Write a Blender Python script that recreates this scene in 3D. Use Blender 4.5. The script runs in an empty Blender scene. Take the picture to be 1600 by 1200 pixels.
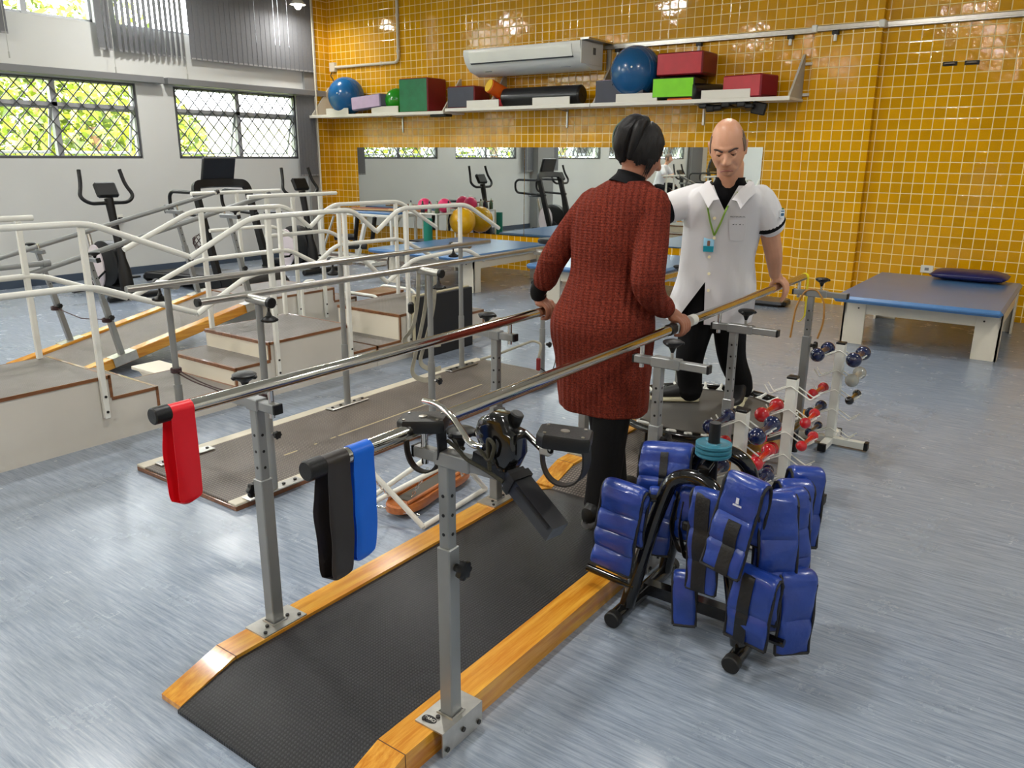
import bpy, bmesh, math, random
from mathutils import Vector, Matrix, Quaternion, noise
import numpy as np
S = bpy.context.scene
C = S.collection
PI = math.pi
T = 0.108                      # wall tile pitch in metres
random.seed(7)

# ------------------------------------------------------------ camera
def cam_axes(p, y, r):
    cy, sy, cp, sp = math.cos(y), math.sin(y), math.cos(p), math.sin(p)
    F = Vector((sy*cp, cy*cp, -sp)); R = Vector((cy, -sy, 0)); U = R.cross(F)
    return R*math.cos(r)+U*math.sin(r), -R*math.sin(r)+U*math.cos(r), F
R_, U_, F_ = cam_axes(math.radians(16.056), math.radians(-35.725), math.radians(.38))
cd = bpy.data.cameras.new('camera'); cam = bpy.data.objects.new('camera', cd); C.objects.link(cam)
cam.matrix_world = Matrix(((R_.x, U_.x, -F_.x, 0), (R_.y, U_.y, -F_.y, -9.5073), (R_.z, U_.z, -F_.z, 1.6081), (0, 0, 0, 1)))
cd.sensor_width = 36; cd.lens = 1239.06/1600*36; cd.clip_start = .05; cd.clip_end = 200
S.camera = cam

# ------------------------------------------------------------ world, lamps, exposure
S.view_settings.view_transform = 'Standard'; S.view_settings.look = 'None'
S.view_settings.gamma = 1; S.view_settings.exposure = 0.45
w = bpy.data.worlds.new('sky'); S.world = w; w.use_nodes = True
bg = w.node_tree.nodes['Background']; bg.inputs[0].default_value = (.93, .97, 1, 1); bg.inputs[1].default_value = 10.0
sd = bpy.data.lights.new('sun', 'SUN'); sd.energy = 7; sd.angle = .05; sd.color = (1, .96, .86)
sun = bpy.data.objects.new('sun', sd); C.objects.link(sun)
sun.rotation_euler = (math.radians(28), math.radians(22), math.radians(0))   # high outside; never reaches the room's floor
LAMP_W = 34.0
LAMPS = [(x, y) for x in (-2.35, -6.1, -9.3) for y in (-3.4, -7.1, -10.5, -13.8)] + [(1.2, -4.5), (1.2, -8.5), (1.2, -12.5)]
CEIL = 4.35

# ------------------------------------------------------------ materials
def c8(r, g, b):
    f = lambda v: ((v/255+.055)/1.055)**2.4 if v > 10.3 else v/255/12.92
    return (f(r), f(g), f(b), 1)
MATS = {}
def M(name, col, rough=.5, metal=0., var=0., vs=8., bump=0., bs=60., coat=0., spec=.5, emit=0., alpha=1., sub=0.):
    if name in MATS: return MATS[name]
    m = bpy.data.materials.new(name); m.use_nodes = True; nt = m.node_tree; b = nt.nodes['Principled BSDF']
    b.inputs['Base Color'].default_value = col; b.inputs['Roughness'].default_value = rough; b.inputs['Metallic'].default_value = metal
    b.inputs['Specular IOR Level'].default_value = spec; b.inputs['Coat Weight'].default_value = coat; b.inputs['Coat Roughness'].default_value = .08
    if sub: b.inputs['Subsurface Weight'].default_value = sub; b.inputs['Subsurface Radius'].default_value = (.012, .005, .003)
    if emit: b.inputs['Emission Color'].default_value = col; b.inputs['Emission Strength'].default_value = emit
    b.inputs['Alpha'].default_value = alpha
    tc = nt.nodes.new('ShaderNodeTexCoord')
    if var:
        n = nt.nodes.new('ShaderNodeTexNoise'); n.inputs['Scale'].default_value = vs; n.inputs['Detail'].default_value = 4
        nt.links.new(tc.outputs['Object'], n.inputs['Vector'])
        r = nt.nodes.new('ShaderNodeMapRange'); r.inputs[1].default_value = .3; r.inputs[2].default_value = .7; r.inputs[3].default_value = 1-var; r.inputs[4].default_value = 1+var
        nt.links.new(n.outputs[0], r.inputs[0])
        h = nt.nodes.new('ShaderNodeMix'); h.data_type = 'RGBA'; h.blend_type = 'MULTIPLY'; h.inputs[0].default_value = 1; h.inputs[6].default_value = col
        nt.links.new(r.outputs[0], h.inputs[7]); nt.links.new(h.outputs[2], b.inputs['Base Color'])
    if bump:
        n = nt.nodes.new('ShaderNodeTexNoise'); n.inputs['Scale'].default_value = bs; n.inputs['Detail'].default_value = 3
        nt.links.new(tc.outputs['Object'], n.inputs['Vector'])
        bp = nt.nodes.new('ShaderNodeBump'); bp.inputs['Strength'].default_value = bump; bp.inputs['Distance'].default_value = .004
        nt.links.new(n.outputs[0], bp.inputs['Height']); nt.links.new(bp.outputs[0], b.inputs['Normal'])
    MATS[name] = m
    return m
class NT:
    def __init__(s, m): s.nt = m.node_tree; s.b = s.nt.nodes['Principled BSDF']
    def n(s, t, **k):
        x = s.nt.nodes.new('ShaderNode'+t)
        for a, v in k.items(): setattr(x, a, v)
        return x
    def l(s, a, b): s.nt.links.new(a, b)
    def put(s, sock, v):
        if isinstance(v, (int, float)): sock.default_value = v
        elif isinstance(v, tuple): sock.default_value = v
        else: s.l(v, sock)
    def m(s, op, a, b=0., c=0.):
        x = s.n('Math', operation=op); s.put(x.inputs[0], a); s.put(x.inputs[1], b); s.put(x.inputs[2], c); return x.outputs[0]
    def mix(s, f, a, b, bt='MIX'):
        x = s.n('Mix', data_type='RGBA', blend_type=bt); s.put(x.inputs[0], f); s.put(x.inputs[6], a); s.put(x.inputs[7], b); return x.outputs[2]
    def rng(s, v, a, b, c, d):
        x = s.n('MapRange'); s.put(x.inputs[0], v)
        for i, q in enumerate((a, b, c, d)): x.inputs[i+1].default_value = q
        return x.outputs[0]
    def noise(s, vec, scale, det=3, rough=.5):
        x = s.n('TexNoise'); x.inputs['Scale'].default_value = scale; x.inputs['Detail'].default_value = det; x.inputs['Roughness'].default_value = rough
        s.l(vec, x.inputs['Vector']); return x.outputs[0]
    def comb(s, a, b, c):
        x = s.n('CombineXYZ'); s.put(x.inputs[0], a); s.put(x.inputs[1], b); s.put(x.inputs[2], c); return x.outputs[0]
    def xyz(s, world=True):
        if world: g = s.n('NewGeometry').outputs['Position']
        else: g = s.n('TexCoord').outputs['Object']
        x = s.n('SeparateXYZ'); s.l(g, x.inputs[0]); return x.outputs[0], x.outputs[1], x.outputs[2], g
    def bump(s, h, strength, dist):
        x = s.n('Bump'); x.inputs['Strength'].default_value = strength; x.inputs['Distance'].default_value = dist
        s.l(h, x.inputs['Height']); s.l(x.outputs[0], s.b.inputs['Normal'])
def tile_mat(name, axis, off):
    m = M(name, c8(204, 138, 8), .12); t = NT(m); x, y, z, g = t.xyz()
    u = t.m('MULTIPLY_ADD', (x, y)[axis], 1/T, off); v = t.m('MULTIPLY_ADD', z, 1/T, .45)
    def edge(q):
        f = t.m('FRACT', q); return t.m('MINIMUM', f, t.m('SUBTRACT', 1., f))
    e = t.m('MINIMUM', edge(u), edge(v))
    gm = t.rng(e, .030, .042, 1, 0)
    wn = t.n('TexWhiteNoise', noise_dimensions='3D'); t.l(t.comb(t.m('FLOOR', u), t.m('FLOOR', v), 3.), wn.inputs['Vector'])
    big = t.noise(g, 1.3, 3)
    br = t.m('MULTIPLY', t.rng(wn.outputs[0], 0, 1, .88, 1.1), t.rng(big, .3, .7, .93, 1.07))
    inner = t.noise(g, 90, 4)
    br = t.m('MULTIPLY', br, t.rng(inner, .3, .7, .95, 1.05))
    col = t.mix(1., c8(216, 156, 10), t.comb(br, br, br), 'MULTIPLY')
    t.l(t.mix(gm, col, c8(250, 226, 158)), t.b.inputs['Base Color'])
    t.l(t.rng(gm, 0, 1, .07, .6), t.b.inputs['Roughness'])
    wv = t.noise(g, 14, 3)
    h = t.m('ADD', t.m('MULTIPLY', t.rng(e, .02, .09, 0, 1), .45), t.m('ADD', t.m('MULTIPLY', wv, .9), t.m('MULTIPLY', wn.outputs[0], .1)))
    # each tile is set at its own very slight tilt
    tl = t.m('MULTIPLY', t.m('SUBTRACT', t.m('FRACT', u), .5), t.m('SUBTRACT', wn.outputs[0], .5))
    wn2 = t.n('TexWhiteNoise', noise_dimensions='3D'); t.l(t.comb(t.m('FLOOR', u), t.m('FLOOR', v), 9.), wn2.inputs['Vector'])
    tl2 = t.m('MULTIPLY', t.m('SUBTRACT', t.m('FRACT', v), .5), t.m('SUBTRACT', wn2.outputs[0], .5))
    h = t.m('ADD', h, t.m('MULTIPLY', t.m('ADD', tl, tl2), 1.1))
    t.bump(h, .55, .0035)
    return m
TILE_X = tile_mat('yellow_glazed_tile_back', 0, 96.067); TILE_Y = tile_mat('yellow_glazed_tile_side', 1, 0.)
def floor_mat():
    m = M('blue_vinyl_floor', c8(120, 140, 168), .3); t = NT(m); x, y, z, g = t.xyz()
    mp = t.n('Mapping'); mp.inputs['Rotation'].default_value = (0, 0, math.radians(-28)); mp.inputs['Scale'].default_value = (2.6, 42, 1); t.l(g, mp.inputs[0])
    a = t.noise(mp.outputs[0], 1.6, 6, .75)
    mp2 = t.n('Mapping'); mp2.inputs['Rotation'].default_value = (0, 0, math.radians(-40)); mp2.inputs['Scale'].default_value = (5, 90, 1); t.l(g, mp2.inputs[0])
    b = t.noise(mp2.outputs[0], 1.7, 5, .7)
    f = t.m('ADD', t.m('MULTIPLY', a, .6), t.m('MULTIPLY', b, .4))
    col = t.mix(t.rng(f, .36, .64, 0, 1), c8(98, 111, 130), c8(164, 175, 190))
    big = t.noise(g, .55, 4); col = t.mix(t.rng(big, .35, .65, 0, .35), col, c8(142, 148, 152))
    # pale scuffs and a few dark specks
    sc = t.noise(g, 7, 8, .8); col = t.mix(t.rng(sc, .6, .95, 0, .12), col, c8(184, 192, 202))
    vo = t.n('TexVoronoi'); vo.inputs['Scale'].default_value = 3.1; t.l(g, vo.inputs['Vector']); col = t.mix(t.rng(vo.outputs['Distance'], .010, .018, .8, 0), col, c8(60, 62, 66))
    t.l(col, t.b.inputs['Base Color'])
    t.l(t.rng(t.noise(g, 3.5, 6, .7), .3, .7, .20, .30), t.b.inputs['Roughness'])
    t.bump(t.m('ADD', t.m('MULTIPLY', f, .5), t.noise(g, 25, 4)), .16, .002)
    return m
FLOOR = floor_mat()
def wood_mat(name, c1, c2, along=1, rough=.22, sc=1.):
    m = M(name, c1, rough); t = NT(m); x, y, z, g = t.xyz(False)
    mp = t.n('Mapping'); s = [26*sc, 26*sc, 26*sc]; s[along] = 1.6*sc; mp.inputs['Scale'].default_value = s; t.l(g, mp.inputs[0])
    a = t.noise(mp.outputs[0], 1.8, 6, .65); b = t.noise(g, 2.2, 3)
    col = t.mix(t.rng(a, .38, .62, 0, 1), c1, c2); col = t.mix(t.rng(b, .35, .65, 0, .4), col, c2)
    t.l(col, t.b.inputs['Base Color']); t.b.inputs['Coat Weight'].default_value = .35; t.bump(a, .12, .001)
    return m
WOOD = wood_mat('varnished_orange_wood', c8(230, 172, 64), c8(192, 120, 28))
WOODX = wood_mat('brown_edge_wood', c8(144, 94, 54), c8(106, 64, 34), 1, .4)
def mat_pattern(name, c1, c2, pitch, rot=0., depth=.0015, rough=.45, kind=0):
    m = M(name, c1, rough); t = NT(m); x, y, z, g = t.xyz()
    mp = t.n('Mapping'); mp.inputs['Rotation'].default_value = (0, 0, rot); t.l(g, mp.inputs[0])
    sp = t.n('SeparateXYZ'); t.l(mp.outputs[0], sp.inputs[0])
    sx = t.m('SINE', t.m('MULTIPLY', sp.outputs[0], 2*PI/pitch)); sy = t.m('SINE', t.m('MULTIPLY', sp.outputs[1], 2*PI/pitch))
    p = t.m('MULTIPLY', sx, sy); h = t.rng(p, .0, .5, 0, 1)
    n = t.noise(g, 2.5, 5, .7)
    br = t.rng(n, .3, .7, .82, 1.15)
    t.b.inputs['Specular IOR Level'].default_value = .32
    col = t.mix(h, c2, c1); col = t.mix(1., col, t.comb(br, br, br), 'MULTIPLY')
    t.l(col, t.b.inputs['Base Color']); t.bump(h, .8, depth)
    return m
MATB = mat_pattern('black_diamond_rubber', c8(50, 50, 52), c8(28, 28, 30), .016, PI/4, .0016, .38)
MATG = mat_pattern('taupe_studded_rubber', c8(136, 126, 116), c8(84, 76, 70), .022, PI/4, .0018, .4)
MATR = mat_pattern('grey_fine_rubber', c8(140, 134, 128), c8(112, 106, 100), .014, 0, .001, .5)

CHROME = M('polished_chrome', c8(215, 212, 205), .09, 1.); STEEL = M('brushed_steel', c8(186, 184, 178), .3, 1., .08, 20)
GREYP = M('silver_grey_paint', c8(142, 144, 143), .36, .35, .05, 6); GREYD = M('dark_grey_steel', c8(112, 110, 106), .35, .6)
WHITEP = M('white_enamel', c8(226, 226, 218), .25, 0, .04, 3); CREAM = M('cream_laminate', c8(222, 214, 196), .35, 0, .05, 1.5, .05)
PANEL = M('offwhite_laminate_panel', c8(205, 200, 190), .35, 0, .06, 2); BLACKP = M('gloss_black_enamel', c8(14, 14, 15), .14, 0, coat=.4)
RUBBER = M('black_rubber', c8(15, 15, 16), .5, 0, bump=.1); BLACKM = M('matt_black_plastic', c8(13, 13, 14), .42, 0, bump=.15, bs=200, spec=.4)
WALLP = M('grey_white_paint', c8(212, 213, 210), .6, 0, .035, 1.1, .08, 12); WALLG = M('grey_painted_metal', c8(140, 141, 141), .45)
CEILM = M('ceiling_paint', c8(212, 212, 206), .8); BLIND = M('grey_blind_fabric', c8(112, 113, 116), .8, 0, .05, 30)
GRILLE = M('dark_grey_grille', c8(86, 88, 92), .5, .2); WFRAME = M('pale_window_frame', c8(172, 174, 178), .4, .2)
VBLUE = M('blue_vinyl_upholstery', c8(74, 118, 168), .3, 0, .05, 3, .06, 30, coat=.2); NAVY = M('navy_vinyl', c8(26, 28, 84), .35, 0, .12, 12, .25, 25)

# ------------------------------------------------------------ mesh builder
def V(*a): return Vector(a)
def fil(pts, rad, n=6):
    """round the corners of a polyline"""
    pts = [Vector(p) for p in pts]; out = [pts[0]]
    for i in range(1, len(pts)-1):
        a, b, c = pts[i-1], pts[i], pts[i+1]; u = (a-b); v = (c-b); r = rad[i-1] if isinstance(rad, (list, tuple)) else rad
        d = min(r, u.length*.49, v.length*.49); u.normalize(); v.normalize()
        p, q = b+u*d, b+v*d
        for k in range(n+1):
            s = k/n; out.append(p*(1-s)**2+b*2*s*(1-s)+q*s*s)
    out.append(pts[-1]); return out
class MB:
    def __init__(s): s.v = []; s.f = []; s.mi = []; s.cur = 0
    def add(s, vs, fs):
        o = len(s.v); s.v += [Vector(v) for v in vs]; s.f += [tuple(o+i for i in f) for f in fs]; s.mi += [s.cur]*len(fs)
        return s
    def hull(s, pts):
        bm = bmesh.new()
        for p in pts: bm.verts.new(p)
        bmesh.ops.convex_hull(bm, input=bm.verts)
        bmesh.ops.dissolve_limit(bm, angle_limit=.01, verts=bm.verts, edges=bm.edges)
        bm.verts.index_update(); s.add([v.co.copy() for v in bm.verts if v.link_faces], []) if False else None
        vs = [v.co.copy() for v in bm.verts]; fs = [[v.index for v in f.verts] for f in bm.faces]; bm.free()
        return s.add(vs, fs)
    def box(s, c, d, bev=0., R=None):
        c = Vector(c); hx, hy, hz = d[0]/2, d[1]/2, d[2]/2; P = []
        for a in (-1, 1):
            for b in (-1, 1):
                for e in (-1, 1):
                    if bev:
                        P += [(a*(hx-bev), b*(hy-bev), e*hz), (a*(hx-bev), b*hy, e*(hz-bev)), (a*hx, b*(hy-bev), e*(hz-bev))]
                    else: P.append((a*hx, b*hy, e*hz))
        P = [Vector(p) for p in P]
        if R is not None: P = [R @ p for p in P]
        P = [p+c for p in P]
        if bev: return s.hull(P)
        return s.add(P, [(0, 1, 3, 2), (4, 6, 7, 5), (0, 4, 5, 1), (2, 3, 7, 6), (0, 2, 6, 4), (1, 5, 7, 3)])
    def bb(s, x0, x1, y0, y1, z0, z1, bev=0.):
        return s.box(((x0+x1)/2, (y0+y1)/2, (z0+z1)/2), (x1-x0, y1-y0, z1-z0), bev)
    def tube(s, path, r, seg=12, r2=None, closed=False, flat=None, caps=True, up=None):
        """sweep; r may be a list; flat=(w,h) sweeps a rectangle"""
        P = [Vector(p) for p in path]; n = len(P); rs = r if isinstance(r, (list, tuple)) else [r]*n
        tg = []
        for i in range(n):
            if closed: t = P[(i+1) % n]-P[i-1]
            else: t = P[min(i+1, n-1)]-P[max(i-1, 0)]
            tg.append(t.normalized() if t.length > 1e-9 else Vector((0, 0, 1)))
        u = Vector(up) if up else (Vector((0, 0, 1)) if abs(tg[0].z) < .9 else Vector((1, 0, 0)))
        u = (u-tg[0]*u.dot(tg[0])).normalized(); vs = []
        if flat: sh = [(-flat[0]/2, -flat[1]/2), (flat[0]/2, -flat[1]/2), (flat[0]/2, flat[1]/2), (-flat[0]/2, flat[1]/2)]; seg = 4
        else: sh = [(math.cos(2*PI*k/seg), math.sin(2*PI*k/seg)) for k in range(seg)]
        for i in range(n):
            if i:
                q = tg[i-1].rotation_difference(tg[i]); u = q @ u; u = (u-tg[i]*u.dot(tg[i])).normalized()
            w_ = tg[i].cross(u)
            for a, b in sh:
                k = 1 if flat else rs[i]
                vs.append(P[i]+w_*(a*k)+u*(b*k*(r2 or 1)))
        fs = []
        m = n if closed else n-1
        for i in range(m):
            a, b = i*seg, ((i+1) % n)*seg
            for k in range(seg): fs.append((a+k, a+(k+1) % seg, b+(k+1) % seg, b+k))
        if caps and not closed: fs += [tuple(range(seg-1, -1, -1)), tuple((n-1)*seg+k for k in range(seg))]
        return s.add(vs, fs)
    def cyl(s, a, b, r, seg=16, r2=None, bev=0.):
        a, b = Vector(a), Vector(b); r2 = r if r2 is None else r2
        if bev:
            d = (b-a).normalized()*bev
            return s.tube([a, a+d, b-d, b], [r-bev, r, r2, r2-bev], seg)
        return s.tube([a, b], [r, r2], seg)
    def sph(s, c, r, seg=24, rings=14, sc=(1, 1, 1)):
        c = Vector(c); vs = [c+V(0, 0, r*sc[2])]; fs = []
        for i in range(1, rings):
            a = PI*i/rings
            for k in range(seg):
                b = 2*PI*k/seg; vs.append(c+V(r*sc[0]*math.sin(a)*math.cos(b), r*sc[1]*math.sin(a)*math.sin(b), r*sc[2]*math.cos(a)))
        vs.append(c-V(0, 0, r*sc[2])); L = len(vs)-1
        for k in range(seg): fs += [(0, 1+k, 1+(k+1) % seg), (L, L-seg+(k+1) % seg, L-seg+k)]
        for i in range(rings-2):
            for k in range(seg):
                a = 1+i*seg; fs.append((a+k, a+seg+k, a+seg+(k+1) % seg, a+(k+1) % seg))
        return s.add(vs, fs)
    def rings(s, R, cap=True, closed=False):
        """loft through a list of equal-length point rings"""
        n = len(R[0]); vs = [p for r in R for p in r]; fs = []
        for i in range(len(R)-(0 if closed else 1)):
            a, b = i*n, ((i+1) % len(R))*n
            for k in range(n): fs.append((a+k, a+(k+1) % n, b+(k+1) % n, b+k))
        if cap and not closed: fs += [tuple(range(n-1, -1, -1)), tuple((len(R)-1)*n+k for k in range(n))]
        return s.add(vs, fs)
    def prism(s, poly, ax, a, b):
        """extrude a 2-D outline along axis ax (0,1,2) from a to b; outline given in the other two axes in order"""
        def mk(p, t):
            q = list(p); q.insert(ax, t); return Vector(q)
        n = len(poly); vs = [mk(p, a) for p in poly]+[mk(p, b) for p in poly]
        fs = [(k, (k+1) % n, n+(k+1) % n, n+k) for k in range(n)]+[tuple(range(n-1, -1, -1)), tuple(range(n, 2*n))]
        return s.add(vs, fs)
    def lathe(s, prof, c, axis=(0, 0, 1), seg=24):
        ax = Vector(axis).normalized(); u = ax.orthogonal().normalized(); w_ = ax.cross(u); c = Vector(c)
        return s.rings([[c+ax*h+(u*math.cos(2*PI*k/seg)+w_*math.sin(2*PI*k/seg))*max(r, 1e-4) for k in range(seg)] for r, h in prof])
def rot(ax, deg): return Matrix.Rotation(math.radians(deg), 3, ax)
ORG = {}
def mkobj(mb, name, mats, org=Vector((0, 0, 0)), smooth=35):
    me = bpy.data.meshes.new(name); me.from_pydata([v-org for v in mb.v], [], mb.f)
    for m in (mats if isinstance(mats, (list, tuple)) else [mats]): me.materials.append(m)
    if any(mb.mi): me.polygons.foreach_set('material_index', mb.mi)
    bm = bmesh.new(); bm.from_mesh(me); bmesh.ops.recalc_face_normals(bm, faces=bm.faces); bm.to_mesh(me); bm.free()
    if smooth: me.shade_smooth(); me.set_sharp_from_angle(angle=math.radians(smooth))
    o = bpy.data.objects.new(name, me); C.objects.link(o); return o
def tag(o, label, cat, group=None):
    o['label'] = label; o['category'] = cat
    if group: o['group'] = group
    return o
def thing(name, label, cat, loc=(0, 0, 0), group=None):
    o = bpy.data.objects.new(name, None); C.objects.link(o); o.location = loc; o.empty_display_size = .1
    tag(o, label, cat, group); ORG[o.name] = Vector(loc); return o
def part(mb, name, mats, par, label=None, smooth=35):
    org = ORG[par.name]; o = mkobj(mb, name, mats, org, smooth); o.parent = par; ORG[o.name] = org
    if label: o['label'] = label
    return o
def solo(mb, name, mats, label, cat, group=None, smooth=35):
    xs = [v.x for v in mb.v]; ys = [v.y for v in mb.v]; zs = [v.z for v in mb.v]
    org = V((min(xs)+max(xs))/2, (min(ys)+max(ys))/2, min(zs)); o = mkobj(mb, name, mats, org, smooth); o.location = org
    ORG[o.name] = org; return tag(o, label, cat, group)
def struct(mb, name, mats, par=None, smooth=35):
    o = mkobj(mb, name, mats, V(0, 0, 0), smooth); ORG[o.name] = V(0, 0, 0)
    if par: o.parent = par
    else: o['kind'] = 'structure'
    return o
def copy_tree(o, par=None):
    c = o.copy(); C.objects.link(c); c.parent = par
    if o.name in ORG: ORG[c.name] = ORG[o.name]
    for ch in list(o.children): copy_tree(ch, c)
    return c
def bake(o):
    """apply an object's modifiers to its mesh"""
    dg = bpy.context.evaluated_depsgraph_get(); dg.update()
    me = bpy.data.meshes.new_from_object(o.evaluated_get(dg)); o.modifiers.clear(); o.data = me
    return me
def text_mesh(txt, size, loc, R, name, mat, par, ext=.0004, label=None):
    cu = bpy.data.curves.new(name, 'FONT'); cu.body = txt; cu.size = size; cu.extrude = ext; cu.align_x = 'CENTER'; cu.align_y = 'CENTER'
    t = bpy.data.objects.new(name, cu); C.objects.link(t)
    dg = bpy.context.evaluated_depsgraph_get(); dg.update(); me = bpy.data.meshes.new_from_object(t.evaluated_get(dg))
    bpy.data.objects.remove(t); me.transform(Matrix.Translation(Vector(loc)-ORG[par.name]) @ R.to_4x4()); me.materials.clear(); me.materials.append(mat)
    o = bpy.data.objects.new(name, me); C.objects.link(o); o.parent = par; ORG[o.name] = ORG[par.name]
    if label: o['label'] = label
    return o

# ============================================================ THE ROOM
XL, XR, YB, YF = -10.65, 3.0, 0.0, -16.2
struct(MB().bb(XL-.2, XR+.1, YF-.1, YB+.1, -.1, 0), 'floor', FLOOR)
struct(MB().bb(XL-.2, XR+.1, YF-.1, YB+.1, CEIL, CEIL+.1), 'ceiling', CEILM)
struct(MB().bb(XL-.2, XR+.1, 0, .12, 0, CEIL), 'wall_back', TILE_X)
struct(MB().bb(XL-.2, XR+.1, YF-.12, YF, 0, CEIL), 'wall_front', TILE_X)
struct(MB().bb(XR, XR+.12, YF, YB, 0, CEIL), 'wall_right', WALLP)
struct(MB().bb(-2.775, -2.10, -.09, 0, 0, CEIL), 'trim_1', TILE_X)           # tiled pilaster
struct(MB().bb(XL, XL+.10, -.30, 0, 0, CEIL), 'trim_2', TILE_Y)              # tiled return in the corner
struct(MB().bb(XL, XL+.05, -.50, -.30, 0, CEIL), 'trim_3', WALLG)            # grey duct by the corner
WL = [(-2.79, -.66), (-5.45, -3.33), (-9.2, -7.05), (-11.8, -9.65), (-14.4, -12.25)]
WU = [(-3.5, -.55), (-5.4, -3.77), (-9.2, -6.9), (-11.8, -9.5), (-14.4, -12.1)]
LZ, UZ = (1.54, 2.50), (3.19, 4.10)
mb = MB()
zs = [0, LZ[0], LZ[1], UZ[0], UZ[1], CEIL]
for k in range(5):
    holes = {1: WL, 3: WU}.get(k, [])
    ys = sorted([h for q in holes for h in q]); cuts = [YF]+ys+[YB]
    for i in range(0, len(cuts), 2):
        mb.bb(XL-.18, XL, cuts[i], cuts[i+1], zs[k], zs[k+1])
struct(mb, 'wall_left', WALLP)
struct(MB().bb(XL, XL+.22, -6.62, -5.98, 0, CEIL), 'trim_4', WALLG)          # grey column of the left wall
BASEM = M('dark_blue_cove', c8(66, 78, 94), .4)
struct(MB().bb(XL, XL+.02, YF, -.3, 0, .10), 'baseboard_left', BASEM)
def glass():
    m = bpy.data.materials.new('window_glass'); m.use_nodes = True; nt = m.node_tree; nt.nodes.clear()
    o = nt.nodes.new('ShaderNodeOutputMaterial'); mx = nt.nodes.new('ShaderNodeMixShader'); tr = nt.nodes.new('ShaderNodeBsdfTransparent')
    gl = nt.nodes.new('ShaderNodeBsdfGlossy'); gl.inputs['Roughness'].default_value = .02; fr = nt.nodes.new('ShaderNodeFresnel'); fr.inputs[0].default_value = 1.2
    nt.links.new(fr.outputs[0], mx.inputs[0]); nt.links.new(tr.outputs[0], mx.inputs[1]); nt.links.new(gl.outputs[0], mx.inputs[2]); nt.links.new(mx.outputs[0], o.inputs[0]); return m
GLASS = glass()
wn = 0
for (bands, (z0, z1), low) in ((WL, LZ, 1), (WU, UZ, 0)):
    for (y0, y1) in bands:
        wn += 1; f = MB(); X0 = XL-.11; t = .035
        f.bb(X0, X0+.05, y0, y1, z0, z0+t); f.bb(X0, X0+.05, y0, y1, z1-t, z1); f.bb(X0, X0+.05, y0, y0+t, z0, z1); f.bb(X0, X0+.05, y1-t, y1, z0, z1)
        ym = (y0+y1)/2; f.bb(X0-.01, X0+.06, ym-.035, ym+.035, z0, z1)
        if low: f.bb(X0-.01, X0+.06, y0, y1, 2.165, 2.215)
        fo = struct(f, f'window_{wn}', WFRAME)
        g = MB(); ga = (2.215 if low else z0+t); g.add([(X0+.02, y0+t, ga), (X0+.02, y1-t, ga), (X0+.02, y1-t, z1-t), (X0+.02, y0+t, z1-t)], [(0, 1, 2, 3)]); go = struct(g, 'pane', GLASS, fo)
        if low:
            for a, b in ((y0+t, ym-.035), (ym+.035, y1-t)):       # two awning sashes tipped outwards
                s = MB(); R = rot('Y', 17); h = 2.15-z0-.05; cen = V(X0+.02, (a+b)/2, 2.15)+R @ V(0, 0, -h/2)
                L = b-a-.02
                for dy, dz, sy, sz in ((0, h/2, L, .028), (0, -h/2, L, .028), (-L/2, 0, .028, h), (L/2, 0, .028, h)):
                    s.box(cen+R @ V(0, dy, dz), (.025, sy, sz), 0, R)
                so = struct(s, 'sash', WFRAME, fo); gg = MB().add([cen+R @ V(0, u*(L-.02)/2, w2*(h-.02)/2) for u, w2 in ((-1, -1), (1, -1), (1, 1), (-1, 1))], [(0, 1, 2, 3)]); struct(gg, 'pane', GLASS, so)
            la = MB(); xl = XL-.035; p = .195; q = .215; ya, yb = y0+.03, y1-.02; za, zb = z0+.01, z1
            n = int((yb-ya)/p)+8
            for k in range(-8, n):
                for sgn in (1, -1):
                    # clip the diagonal y = ya+k*p + sgn*(z-za)*p/q to the opening
                    pts = []
                    for z in (za, zb):
                        pts.append([ya+k*p+(z-za)*p/q if sgn > 0 else ya+k*p+4*p-(z-za)*p/q, z])
                    (ya_, za_), (yb_, zb_) = pts
                    sl = (zb_-za_)/(yb_-ya_)
                    def cl(pt):
                        y = min(max(pt[0], ya), yb); return [y, pt[1]+(y-pt[0])*sl]
                    A, B = cl(pts[0]), cl(pts[1])
                    if abs(A[0]-B[0]) < .01: continue
                    la.tube([(xl, A[0], A[1]), (xl, B[0], B[1])], 0, flat=(.013, .012))
            for bx in ((ya-.015, ya+.015, za, zb), (yb-.015, yb+.015, za, zb), (ya, yb, za-.015, za+.02), (ya, yb, zb-.02, zb+.01)):
                la.bb(xl-.012, xl+.018, *bx)
            struct(la, 'security_lattice', GRILLE, fo)
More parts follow.
